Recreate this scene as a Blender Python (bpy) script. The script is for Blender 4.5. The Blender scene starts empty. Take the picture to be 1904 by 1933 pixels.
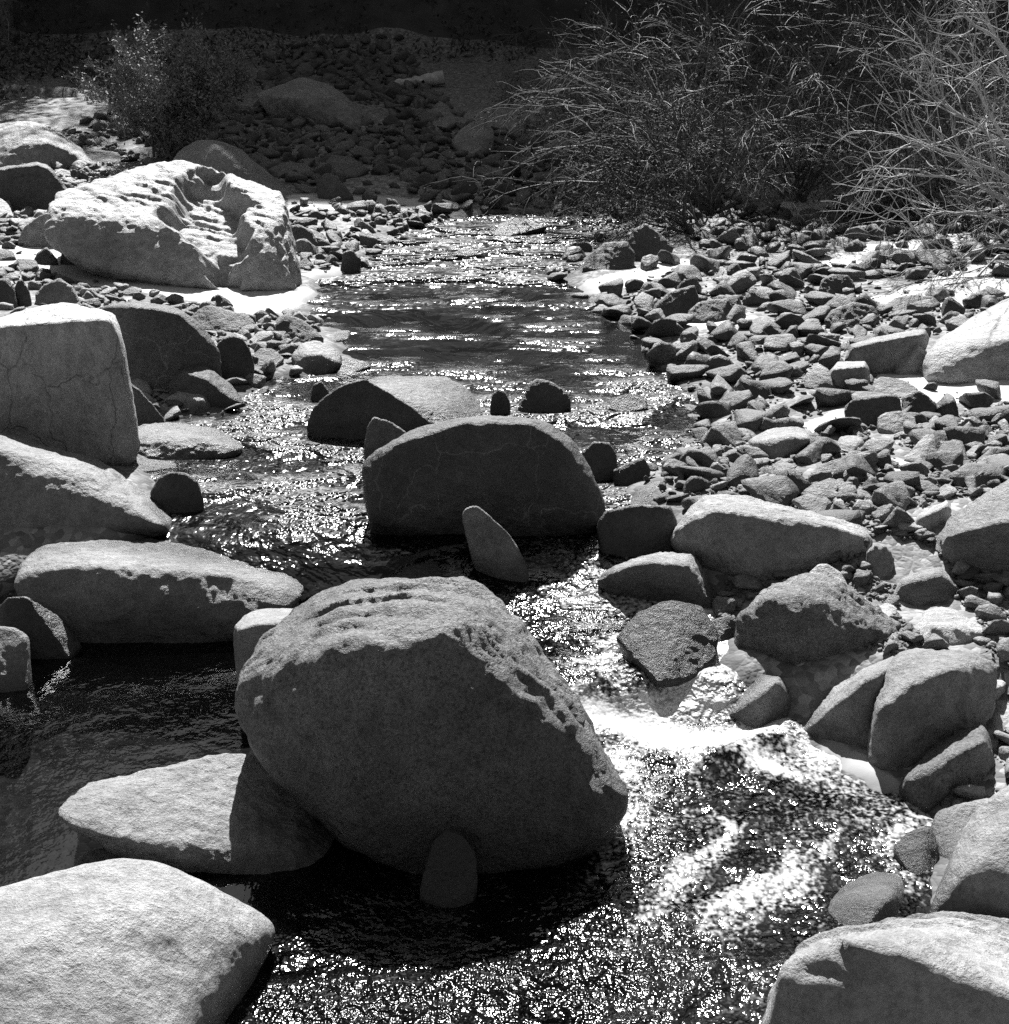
import bpy, bmesh, math, random
import numpy as np
from mathutils import Vector

# ------------------------------------------------------------------ camera, light, exposure
SC = bpy.context.scene
COL = SC.collection
CAM_H, PITCH, VFOV = 3.0, 20.0, 38.0
IW, IH = 1904.0, 1933.0
FPX = IH / 2 / math.tan(math.radians(VFOV / 2))
cam_d = bpy.data.cameras.new('camera')
cam = bpy.data.objects.new('camera', cam_d); COL.objects.link(cam)
cam.location = (0, 0, CAM_H)
cam.rotation_euler = (math.radians(90 - PITCH), 0, 0)
cam_d.sensor_fit = 'VERTICAL'; cam_d.angle = math.radians(VFOV)
cam_d.clip_start = 0.1; cam_d.clip_end = 600
SC.camera = cam

SUN_EL, SUN_AZ = 48.0, -2.0            # sun ahead of the camera, behind the canyon
sd_ = bpy.data.lights.new('sun', 'SUN'); sd_.energy = 5.0; sd_.angle = math.radians(0.53); sd_.color = (1, 1, 1)
sun = bpy.data.objects.new('sun', sd_); COL.objects.link(sun)
_e, _a = math.radians(SUN_EL), math.radians(SUN_AZ)
to_sun = Vector((math.sin(_a) * math.cos(_e), math.cos(_a) * math.cos(_e), math.sin(_e)))
sun.rotation_euler = to_sun.to_track_quat('Z', 'Y').to_euler()
sun.location = to_sun * 50
W = bpy.data.worlds.new('World'); SC.world = W; W.use_nodes = True
wn = W.node_tree
sky = wn.nodes.new('ShaderNodeTexSky'); sky.sky_type = 'NISHITA'; sky.sun_disc = False
sky.sun_elevation = _e; sky.sun_rotation = _a
bw = wn.nodes.new('ShaderNodeRGBToBW')          # black and white film: a grey sky
wn.links.new(sky.outputs[0], bw.inputs[0])
bg = wn.nodes['Background']; bg.inputs[1].default_value = 0.05
wn.links.new(bw.outputs[0], bg.inputs[0])
SC.view_settings.view_transform = 'Standard'; SC.view_settings.look = 'None'
SC.view_settings.exposure = 1.35; SC.view_settings.gamma = 1; SC.view_settings.use_curve_mapping = False
SC.render.engine = 'CYCLES'
SC.cycles.use_denoising = False
SC.cycles.max_bounces = 6; SC.cycles.transparent_max_bounces = 12
SC.cycles.caustics_reflective = False; SC.cycles.caustics_refractive = False
SC.cycles.sample_clamp_indirect = 3
SC.render.filter_size = 1.6

rng = np.random.default_rng(7)
random.seed(7)

# ------------------------------------------------------------------ noise
_perm = rng.permutation(256).astype(np.int64); _perm = np.concatenate([_perm, _perm, _perm])
_grad = rng.normal(size=(256, 3)); _grad /= np.linalg.norm(_grad, axis=1)[:, None]
def perlin(p):
    p = np.asarray(p, float)
    i = np.floor(p).astype(np.int64); f = p - i; i &= 255
    u = f * f * f * (f * (f * 6 - 15) + 10)
    out = 0
    for dx in (0, 1):
        for dy in (0, 1):
            for dz in (0, 1):
                h = _perm[_perm[_perm[i[:, 0] + dx] + i[:, 1] + dy] + i[:, 2] + dz] & 255
                g = _grad[h]
                d = g[:, 0] * (f[:, 0] - dx) + g[:, 1] * (f[:, 1] - dy) + g[:, 2] * (f[:, 2] - dz)
                w = (u[:, 0] if dx else 1 - u[:, 0]) * (u[:, 1] if dy else 1 - u[:, 1]) * (u[:, 2] if dz else 1 - u[:, 2])
                out = out + w * d
    return out
def fbm(p, o=4, lac=2.1, gain=.5):
    s, a, q = 0, 1.0, np.asarray(p, float)
    for k in range(o):
        s = s + a * perlin(q + 13.7 * k); a *= gain; q = q * lac
    return s
def ridged(p, o=3):
    s, a, q = 0, 1.0, np.asarray(p, float)
    for k in range(o):
        s = s + a * (1 - 2.2 * np.abs(perlin(q + 7.3 * k))); a *= .5; q = q * 2.15
    return s / 1.75
def sstep(a, b, x):
    t = np.clip((x - a) / (b - a), 0, 1); return t * t * (3 - 2 * t)

# ------------------------------------------------------------------ pixel -> place
CP, SP = math.cos(math.radians(PITCH)), math.sin(math.radians(PITCH))
def ray(x, y):
    dx, dy = (x - IW / 2) / FPX, -(y - IH / 2) / FPX
    return np.array((dx, CP + dy * SP, -SP + dy * CP))
def at_y(x, y, Y):
    d = ray(x, y); return np.array((0, 0, CAM_H)) + d * (Y / d[1])

def water_z(X, Y):
    lf = sstep(-.2, -.6, X)
    return .13 * sstep(5.6 + .95 * lf, 5.9 + 1.0 * lf, Y) + .17 * sstep(6.3 + .3 * lf, 7.1 + .15 * lf, Y) + 0.012 * np.maximum(Y - 7.1, 0) + 0.0 * X
def on_water(x, y):
    d = ray(x, y); t = 1.5
    for _ in range(4000):
        t += .01
        p = np.array((0, 0, CAM_H)) + d * t
        if p[2] <= water_z(p[0], p[1]): break
    return p
STREAM = [(830, 412), (760, 438), (705, 470), (690, 500), (610, 530), (612, 560), (590, 600), (640, 620), (690, 690), (600, 708),
          (480, 722), (440, 775), (400, 785), (300, 800), (290, 880), (330, 960), (320, 1000), (200, 1120), (-100, 1130), (-330, 1300), (-600, 1700), (-700, 2100),
          (400, 2300), (1100, 2400), (1560, 2200), (1500, 1900), (1640, 1800), (1760, 1760), (1760, 1690), (1715, 1560), (1665, 1515), (1575, 1462), (1500, 1392),
          (1440, 1330), (1360, 1250), (1345, 1160), (1270, 1060), (1275, 975), (1165, 935), (1170, 880), (1290, 880), (1335, 810),
          (1310, 745), (1230, 690), (1190, 610), (1100, 560), (1060, 530), (1110, 470), (1160, 430), (1180, 414), (1000, 402)]
SXY = np.array([on_water(*p)[:2] for p in STREAM])
def poly_sd(poly, X, Y):
    """signed distance to a closed polygon, negative inside"""
    X = np.asarray(X, float); Y = np.asarray(Y, float)
    d2 = np.full(X.shape, 1e9); ins = np.zeros(X.shape, bool)
    n = len(poly)
    for k in range(n):
        ax, ay = poly[k]; bx, by = poly[(k + 1) % n]
        ex, ey = bx - ax, by - ay
        t = np.clip(((X - ax) * ex + (Y - ay) * ey) / (ex * ex + ey * ey + 1e-12), 0, 1)
        d2 = np.minimum(d2, (X - ax - t * ex) ** 2 + (Y - ay - t * ey) ** 2)
        c = (ay > Y) != (by > Y)
        xi = ax + (Y - ay) / (by - ay + 1e-12) * ex
        ins ^= c & (X < xi)
    d = np.sqrt(d2); return np.where(ins, -d, d)

def shade_edge(X):     # how far up the stream the sun still reaches, past the canyon rim
    return np.interp(X, [-9, -7, -5.4, -4.7, -3, 1.3, 2.0, 3.0, 4.2, 6, 8], [25, 24, 19.6, 16.2, 16.4, 16.6, 14.4, 14.4, 15.3, 19, 23])
def ground_z(X, Y, fine=True):
    X = np.asarray(X, float); Y = np.asarray(Y, float)
    w = water_z(X, Y)
    d = poly_sd(SXY, X, Y)
    q = np.stack([X, Y, np.zeros_like(X)], 1)
    if fine:
        d = d + .12 * fbm(q * 1.3, 3) + .22 * sstep(7.5, 10, Y) * fbm(q * 2.1 + 17, 3)
    inside = w - np.clip(.03 + .30 * (-d), 0, .34)
    slope = np.where(X < 0, .085, .06)
    outside = w + .03 * np.clip(d / .2, 0, 1) + slope * 4 * (1 - np.exp(-np.maximum(d, 0) / 4))
    z = np.where(d < 0, inside, outside)
    k = sstep(-.15, .15, d); z = inside * (1 - k) * (d < .15) + outside * k * (d > -.15) + np.where(d >= .15, 0, 0)
    z = z + .055 * np.maximum(Y - 19.5, 0)
    if fine:
        z = z + .03 * fbm(q * 1.9 + 5, 3) * (.4 + .6 * (d > 0))
    rim = (np.minimum(Y, 46) - shade_edge(X)) * math.tan(_e) + .35 * fbm(q * .35 + 3, 3) * (np.abs(X) < 30)
    s = Y - 30.5 + .9 * fbm(q * .22 + 9, 3)
    hill = 2.6 * np.log1p(np.exp(np.clip(s * 1.5, -30, 30))) / 1.5
    over = np.maximum(Y - 46, 0)
    z = np.where(s > -6, np.minimum(z + hill, rim + .3 * over), z)
    side = np.maximum(np.abs(X) - 7 - .16 * np.maximum(Y, 0) + .6 * fbm(q * .3 + 1, 2), 0)
    z = z + np.minimum(2.0 * side, 45) * (Y < 45)  # side slopes out of view, made steep to cut the sky light
    z = z + np.minimum(2.2 * np.maximum(-5 - Y, 0), 40) * (Y < 0)  # slope added behind the camera, unseen, to block sky light
    return z
def on_ground(x, y):
    d = ray(x, y)
    t = np.concatenate([np.arange(2.5, 20, .04), np.arange(20, 60, .12)])
    P = np.array((0, 0, CAM_H)) + d[None] * t[:, None]
    g = np.maximum(ground_z(P[:, 0], P[:, 1], False), np.where(poly_sd(SXY, P[:, 0], P[:, 1]) < 0, water_z(P[:, 0], P[:, 1]), -9))
    k = np.argmax(P[:, 2] <= g)
    return P[k]

# ------------------------------------------------------------------ materials (black and white film: greys only)
def nodes(name):
    m = bpy.data.materials.new(name); m.use_nodes = True
    nt = m.node_tree; nt.nodes.clear()
    out = nt.nodes.new('ShaderNodeOutputMaterial')
    def N(t, **k):
        n = nt.nodes.new(t)
        for a, v in k.items():
            if a.startswith('i_'):
                key = a[2:]
                n.inputs[int(key) if key.isdigit() else key.replace('_', ' ')].default_value = v
            else: setattr(n, a, v)
        return n
    return m, nt, out, N, nt.links.new
def g3(v): return (v, v, v, 1)
def ramp(N, stops):
    r = N('ShaderNodeValToRGB'); el = r.color_ramp.elements
    el[0].position, el[0].color = stops[0][0], g3(stops[0][1])
    el[1].position, el[1].color = stops[-1][0], g3(stops[-1][1])
    for p, v in stops[1:-1]:
        e = el.new(p); e.color = g3(v)
    return r
def rock_mat(name, lo, hi, speck=.5, bump=.02, crack=0., vein=0., stretch=(1, 1, 1)):
    m, nt, out, N, L = nodes(name)
    tc = N('ShaderNodeTexCoord'); mp = N('ShaderNodeMapping'); mp.inputs['Scale'].default_value = stretch
    geo = N('ShaderNodeNewGeometry'); oi = N('ShaderNodeObjectInfo')
    rs = N('ShaderNodeMath', operation='MULTIPLY_ADD'); L(oi.outputs['Random'], rs.inputs[0]); rs.inputs[1].default_value = .8; rs.inputs[2].default_value = .65
    ps = N('ShaderNodeVectorMath', operation='SCALE'); L(geo.outputs['Position'], ps.inputs[0]); L(rs.outputs[0], ps.inputs['Scale'])
    L(ps.outputs[0], mp.inputs[0])
    n1 = N('ShaderNodeTexNoise', i_Scale=2.2, i_Detail=6, i_Roughness=.62); L(mp.outputs[0], n1.inputs['Vector'])
    n2 = N('ShaderNodeTexNoise', i_Scale=75, i_Detail=4, i_Roughness=.7); L(mp.outputs[0], n2.inputs['Vector'])
    n3 = N('ShaderNodeTexNoise', i_Scale=14, i_Detail=8, i_Roughness=.7); L(mp.outputs[0], n3.inputs['Vector'])
    base = ramp(N, [(.3, lo), (.5, (lo + hi) / 2), (.7, hi)]); L(n1.outputs[0], base.inputs[0])
    sp = ramp(N, [(.36, 1 - speck), (.5, 1), (.66, 1 + speck * .6)]); L(n2.outputs[0], sp.inputs[0])
    mot = ramp(N, [(.32, .65), (.68, 1.25)]); L(n3.outputs[0], mot.inputs[0])
    def mul(a, b):
        x = N('ShaderNodeMix', data_type='RGBA', blend_type='MULTIPLY', clamp_result=False); x.inputs[0].default_value = 1
        L(a, x.inputs[6]); L(b, x.inputs[7]); return x.outputs[2]
    tone = N('ShaderNodeMapRange'); L(oi.outputs['Random'], tone.inputs[0]); tone.inputs[3].default_value = .8; tone.inputs[4].default_value = 1.15
    sc_ = N('ShaderNodeVectorMath', operation='SCALE'); L(mul(mul(base.outputs[0], sp.outputs[0]), mot.outputs[0]), sc_.inputs[0]); L(tone.outputs[0], sc_.inputs['Scale'])
    col = sc_.outputs[0]
    hsum = N('ShaderNodeMath', operation='MULTIPLY_ADD'); L(n3.outputs[0], hsum.inputs[0]); hsum.inputs[1].default_value = 1.0
    hf = N('ShaderNodeMath', operation='MULTIPLY'); L(n2.outputs[0], hf.inputs[0]); hf.inputs[1].default_value = .22
    L(hf.outputs[0], hsum.inputs[2]); height = hsum.outputs[0]
    if crack or vein:
        wv = N('ShaderNodeTexNoise', i_Scale=2.5, i_Detail=4); L(geo.outputs['Position'], wv.inputs['Vector'])
        add = N('ShaderNodeVectorMath', operation='MULTIPLY_ADD'); L(wv.outputs['Color'], add.inputs[0]); add.inputs[1].default_value = (.5,) * 3
        L(mp.outputs[0], add.inputs[2])
        vo = N('ShaderNodeTexVoronoi', feature='DISTANCE_TO_EDGE', i_Scale=2.6 if crack else 2.1); L(add.outputs[0], vo.inputs['Vector'])
        if crack:
            cr = ramp(N, [(0., 1 - crack), (.018, 1)]); L(vo.outputs[0], cr.inputs[0]); col = mul(col, cr.outputs[0])
            hc = N('ShaderNodeMath', operation='MULTIPLY_ADD'); L(cr.outputs[0], hc.inputs[0]); hc.inputs[1].default_value = .8; L(height, hc.inputs[2]); height = hc.outputs[0]
        else:
            cr = ramp(N, [(0., 1 + vein), (.009, 1)]); L(vo.outputs[0], cr.inputs[0]); col = mul(col, cr.outputs[0])
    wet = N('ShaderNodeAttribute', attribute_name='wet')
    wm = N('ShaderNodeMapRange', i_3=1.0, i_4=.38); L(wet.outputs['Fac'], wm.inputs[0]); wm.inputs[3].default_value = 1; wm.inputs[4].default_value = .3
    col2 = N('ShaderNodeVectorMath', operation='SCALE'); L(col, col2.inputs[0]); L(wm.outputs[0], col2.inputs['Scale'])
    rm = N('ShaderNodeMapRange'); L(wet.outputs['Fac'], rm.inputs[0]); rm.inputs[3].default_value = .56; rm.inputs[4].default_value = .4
    b = N('ShaderNodeBsdfPrincipled'); L(col2.outputs[0], b.inputs['Base Color']); L(rm.outputs[0], b.inputs['Roughness'])
    b.inputs['Specular IOR Level'].default_value = .5
    bp = N('ShaderNodeBump', i_Strength=1.0, i_Distance=bump); L(height, bp.inputs['Height']); L(bp.outputs[0], b.inputs['Normal'])
    L(b.outputs[0], out.inputs[0])
    return m
M = {
    'pale': rock_mat('pale_granite', .25, .45, .25, .035),
    'grey': rock_mat('grey_granite', .15, .31, .3, .03),
    'block': rock_mat('cracked_granite', .34, .46, .25, .025, crack=.3, stretch=(1, 1, .6)),
    'speck': rock_mat('speckled_granite', .10, .22, .6, .04),
    'dark': rock_mat('dark_rock', .04, .095, .35, .025),
    'vein': rock_mat('veined_dark_rock', .045, .09, .4, .025, vein=1.6),
    'band': rock_mat('banded_rock', .14, .28, .3, .04, stretch=(1, 1, 3.5)),
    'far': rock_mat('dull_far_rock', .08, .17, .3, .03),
}
def simple_mat(name, v, rough=.8, var=.3, scale=8):
    m, nt, out, N, L = nodes(name)
    geo = N('ShaderNodeNewGeometry'); n = N('ShaderNodeTexNoise', i_Scale=scale, i_Detail=4); L(geo.outputs['Position'], n.inputs['Vector'])
    r = ramp(N, [(.3, v * (1 - var)), (.7, v * (1 + var))]); L(n.outputs[0], r.inputs[0])
    b = N('ShaderNodeBsdfPrincipled', i_Roughness=rough); L(r.outputs[0], b.inputs['Base Color'])
    L(b.outputs[0], out.inputs[0]); return m
M['bark'] = simple_mat('pale_bark', .3, .6)
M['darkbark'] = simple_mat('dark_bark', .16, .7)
M['twig'] = simple_mat('twig_bark', .11, .6)
M['leaf'] = simple_mat('small_leaves', .05, .9, .5, 30)
M['bushleaf'] = simple_mat('bush_leaves', .2, .8, .5, 30)
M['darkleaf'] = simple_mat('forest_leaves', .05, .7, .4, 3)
M['log'] = simple_mat('weathered_wood', .5, .8)

# ground: gravel with patches of sand
m, nt, out, N, L = nodes('gravel_and_sand'); M['ground'] = m
geo = N('ShaderNodeNewGeometry')
at = N('ShaderNodeAttribute', attribute_name='sand')
n1 = N('ShaderNodeTexNoise', i_Scale=9, i_Detail=5, i_Roughness=.65); L(geo.outputs['Position'], n1.inputs['Vector'])
vo = N('ShaderNodeTexVoronoi', i_Scale=24); ve = N('ShaderNodeTexVoronoi', feature='DISTANCE_TO_EDGE', i_Scale=24); L(geo.outputs['Position'], ve.inputs['Vector']); L(geo.outputs['Position'], vo.inputs['Vector'])
vo2 = N('ShaderNodeTexVoronoi', i_Scale=60); L(geo.outputs['Position'], vo2.inputs['Vector'])
fine = N('ShaderNodeTexNoise', i_Scale=160, i_Detail=2); L(geo.outputs['Position'], fine.inputs['Vector'])
msk = N('ShaderNodeMath', operation='MULTIPLY_ADD'); L(n1.outputs[0], msk.inputs[0]); msk.inputs[1].default_value = .5; L(at.outputs['Fac'], msk.inputs[2])
mr = N('ShaderNodeMapRange', interpolation_type='SMOOTHSTEP'); L(msk.outputs[0], mr.inputs[0])
mr.inputs[1].default_value = .70; mr.inputs[2].default_value = .82
grav = ramp(N, [(0., .07), (.5, .16), (1., .34)]); L(vo.outputs['Color'], grav.inputs[0])
sandc = ramp(N, [(.3, .38), (.7, .52)]); L(n1.outputs[0], sandc.inputs[0])
mix = N('ShaderNodeMix', data_type='RGBA'); L(mr.outputs[0], mix.inputs[0]); L(grav.outputs[0], mix.inputs[6]); L(sandc.outputs[0], mix.inputs[7])
wet = N('ShaderNodeAttribute', attribute_name='wet')
wm = N('ShaderNodeMapRange'); L(wet.outputs['Fac'], wm.inputs[0]); wm.inputs[3].default_value = 1; wm.inputs[4].default_value = .4
wc = N('ShaderNodeVectorMath', operation='SCALE'); L(mix.outputs[2], wc.inputs[0]); L(wm.outputs[0], wc.inputs['Scale'])
hm = N('ShaderNodeMix', data_type='FLOAT'); L(mr.outputs[0], hm.inputs[0])
va = N('ShaderNodeMath', operation='ADD'); L(ve.outputs['Distance'], va.inputs[0])
v2 = N('ShaderNodeMath', operation='MULTIPLY', i_1=.4); L(vo2.outputs['Distance'], v2.inputs[0]); v2.inputs[1].default_value = -.25; L(v2.outputs[0], va.inputs[1])
neg = N('ShaderNodeMath', operation='MULTIPLY'); L(va.outputs[0], neg.inputs[0]); neg.inputs[1].default_value = 1.6
L(neg.outputs[0], hm.inputs[2])
fs = N('ShaderNodeMath', operation='MULTIPLY'); L(fine.outputs[0], fs.inputs[0]); fs.inputs[1].default_value = .08; L(fs.outputs[0], hm.inputs[3])
b = N('ShaderNodeBsdfPrincipled', i_Roughness=.9); L(wc.outputs[0], b.inputs['Base Color'])
bp = N('ShaderNodeBump', i_Strength=1., i_Distance=.006); L(hm.outputs[0], bp.inputs['Height']); L(bp.outputs[0], b.inputs['Normal'])
L(b.outputs[0], out.inputs[0])

# hillside soil
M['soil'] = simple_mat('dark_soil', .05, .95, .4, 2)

# water: clear sheet, Fresnel reflection on rippled surface, white where it is broken by the rapids
m, nt, out, N, L = nodes('stream_water'); M['water'] = m
geo = N('ShaderNodeNewGeometry'); chop = N('ShaderNodeAttribute', attribute_name='chop'); foam = N('ShaderNodeAttribute', attribute_name='foam')
mp = N('ShaderNodeMapping'); mp.inputs['Scale'].default_value = (1, .8, 1); L(geo.outputs['Position'], mp.inputs[0])
reach = N('ShaderNodeAttribute', attribute_name='reach')     # short ripples in the shallow rapids, longer ones upstream
def waves(s_a, s_b, k):
    x = N('ShaderNodeTexNoise', i_Scale=s_a, i_Detail=1, i_Roughness=.5, i_Distortion=.3); L(mp.outputs[0], x.inputs['Vector'])
    y = N('ShaderNodeTexNoise', i_Scale=s_b, i_Detail=1, i_Roughness=.5, i_Distortion=.1); L(mp.outputs[0], y.inputs['Vector'])
    z = N('ShaderNodeMath', operation='MULTIPLY_ADD'); L(y.outputs[0], z.inputs[0]); z.inputs[1].default_value = .42; L(x.outputs[0], z.inputs[2])
    o = N('ShaderNodeMath', operation='MULTIPLY'); L(z.outputs[0], o.inputs[0]); o.inputs[1].default_value = k
    return x, y, o
a1, a2, w1 = waves(15, 52, 1.0); _, _, w2 = waves(8, 27, 1.9); _, _, w3 = waves(4.6, 14, 3.4)
m1 = N('ShaderNodeMapRange'); L(reach.outputs['Fac'], m1.inputs[0])
m2 = N('ShaderNodeMapRange'); L(reach.outputs['Fac'], m2.inputs[0]); m2.inputs[1].default_value = 1; m2.inputs[2].default_value = 2
b1 = N('ShaderNodeMix', data_type='FLOAT'); L(m1.outputs[0], b1.inputs[0]); L(w1.outputs[0], b1.inputs[2]); L(w2.outputs[0], b1.inputs[3])
s2 = N('ShaderNodeMix', data_type='FLOAT'); L(m2.outputs[0], s2.inputs[0]); L(b1.outputs[0], s2.inputs[2]); L(w3.outputs[0], s2.inputs[3])
hh = N('ShaderNodeMath', operation='MULTIPLY'); L(s2.outputs[0], hh.inputs[0]); L(chop.outputs['Fac'], hh.inputs[1])
bp = N('ShaderNodeBump', i_Strength=1., i_Distance=.034); L(hh.outputs[0], bp.inputs['Height'])
fr = N('ShaderNodeFresnel', i_IOR=1.33); L(bp.outputs[0], fr.inputs['Normal'])
gl = N('ShaderNodeBsdfGlossy', i_Roughness=.21); L(bp.outputs[0], gl.inputs['Normal'])
rr = N('ShaderNodeMapRange'); L(chop.outputs['Fac'], rr.inputs[0]); rr.inputs[1].default_value = .15; rr.inputs[2].default_value = 1.0; rr.inputs[3].default_value = .06; rr.inputs[4].default_value = .2; ra = N('ShaderNodeMath', operation='MULTIPLY_ADD'); L(m1.outputs[0], ra.inputs[0]); ra.inputs[1].default_value = .05; L(rr.outputs[0], ra.inputs[2]); L(ra.outputs[0], gl.inputs['Roughness'])
gl.inputs['Color'].default_value = g3(1)
tr = N('ShaderNodeBsdfTransparent'); tr.inputs['Color'].default_value = g3(.28)
mx = N('ShaderNodeMixShader'); L(fr.outputs[0], mx.inputs[0]); L(tr.outputs[0], mx.inputs[1]); L(gl.outputs[0], mx.inputs[2])
df = N('ShaderNodeBsdfDiffuse'); df.inputs['Color'].default_value = g3(.85); L(bp.outputs[0], df.inputs['Normal'])
fo = N('ShaderNodeMath', operation='MULTIPLY_ADD'); L(a1.outputs[0], fo.inputs[0]); fo.inputs[1].default_value = .45; L(foam.outputs['Fac'], fo.inputs[2])
fo_ = N('ShaderNodeMath', operation='MULTIPLY_ADD'); L(a2.outputs[0], fo_.inputs[0]); fo_.inputs[1].default_value = 1.5; L(fo.outputs[0], fo_.inputs[2]); fo = fo_
gate = N('ShaderNodeMapRange'); L(foam.outputs['Fac'], gate.inputs[0]); gate.inputs[2].default_value = .3
fm = N('ShaderNodeMapRange', interpolation_type='SMOOTHSTEP'); L(fo.outputs[0], fm.inputs[0]); fm.inputs[1].default_value = 1.1; fm.inputs[2].default_value = 1.95; fm.inputs[4].default_value = .6
fg = N('ShaderNodeMath', operation='MULTIPLY'); L(fm.outputs[0], fg.inputs[0]); L(gate.outputs[0], fg.inputs[1])
mx2 = N('ShaderNodeMixShader'); L(fg.outputs[0], mx2.inputs[0]); L(mx.outputs[0], mx2.inputs[1]); L(df.outputs[0], mx2.inputs[2])
L(mx2.outputs[0], out.inputs[0])

# ------------------------------------------------------------------ object helpers
def mesh_np(name, V, F, mat, smooth=True, attrs=None):
    V = np.asarray(V, np.float32); F = np.asarray(F, np.int32)
    me = bpy.data.meshes.new(name)
    k = F.shape[1]
    me.vertices.add(len(V)); me.vertices.foreach_set('co', V.ravel())
    me.loops.add(F.size); me.loops.foreach_set('vertex_index', F.ravel())
    me.polygons.add(len(F)); me.polygons.foreach_set('loop_start', np.arange(0, F.size, k, dtype=np.int32))
    me.polygons.foreach_set('use_smooth', np.full(len(F), smooth))
    me.update(calc_edges=True)
    for a, v in (attrs or {}).items():
        at = me.attributes.new(a, 'FLOAT', 'POINT'); at.data.foreach_set('value', np.asarray(v, np.float32))
    me.materials.append(mat)
    return me
def link(name, me, parent=None, loc=None):
    o = bpy.data.objects.new(name, me); COL.objects.link(o)
    if loc is not None: o.location = loc
    if parent is not None: o.parent = parent
    return o
def empty(name, loc=(0, 0, 0)):
    o = bpy.data.objects.new(name, None); COL.objects.link(o); o.location = loc; o.empty_display_size = .1; return o
def tag(o, label=None, cat=None, group=None, kind=None):
    for k, v in (('label', label), ('category', cat), ('group', group), ('kind', kind)):
        if v: o[k] = v
    return o
_ico = {}
def ico(n):
    if n not in _ico:
        bm = bmesh.new(); bmesh.ops.create_icosphere(bm, subdivisions=n, radius=1)
        bm.verts.ensure_lookup_table()
        _ico[n] = (np.array([v.co[:] for v in bm.verts]), np.array([[v.index for v in f.verts] for f in bm.faces])); bm.free()
    return _ico[n]
def hull_planes(P):
    bm = bmesh.new()
    for p in P: bm.verts.new(p)
    r = bmesh.ops.convex_hull(bm, input=bm.verts)
    bm.normal_update()
    c = P.mean(0); pl = []
    for f in bm.faces:
        if f.calc_area() < 1e-7: continue
        n = np.array(f.normal[:]); d = n @ (np.array(f.verts[0].co[:]) - c)
        if d < 0: n, d = -n, -d
        if d < 1e-4: d = 1e-4
        if all(not (n @ n2 > .9995 and abs(d - d2) < .004 * (d + d2)) for n2, d2 in pl): pl.append((n, d))
    bm.free()
    return c, np.array([a for a, _ in pl]), np.array([b for _, b in pl])
def body(P, n, p):
    """rounded convex body through the points P: radial soft intersection of the hull's half-spaces"""
    lo, hi = P.min(0), P.max(0); s = (hi - lo) / 2 + 1e-6
    Q = (P - (lo + hi) / 2) / s
    c, Nn, D = hull_planes(Q)
    U, F = ico(n)
    def rad(u):
        a = np.maximum(u @ Nn.T, 0) / D; mxa = a.max(1)
        return 1 / (mxa * (((a / mxa[:, None]) ** p).sum(1)) ** (1 / p))
    w = Q - c; l = np.linalg.norm(w, axis=1); k = l / rad(w / l[:, None])
    k = k[k > .9]; sc = min(float(np.mean(k)) if len(k) else 1, 1.02)
    V = U * (rad(U) * sc)[:, None] + c
    return V * s + (lo + hi) / 2, F
def vnormals(V, F):
    n = np.cross(V[F[:, 1]] - V[F[:, 0]], V[F[:, 2]] - V[F[:, 0]])
    out = np.zeros_like(V)
    for k in range(3): np.add.at(out, F[:, k], n)
    return out / (np.linalg.norm(out, axis=1)[:, None] + 1e-12)
def wet_and_shade(V, band=.11):  # damp at the water line; a tall band also paints in shade
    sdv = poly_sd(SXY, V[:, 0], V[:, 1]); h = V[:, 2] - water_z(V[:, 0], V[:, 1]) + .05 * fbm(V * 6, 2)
    return (1 - sstep(.015, band, h)) * (1 - sstep(.05, .4, sdv))

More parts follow.
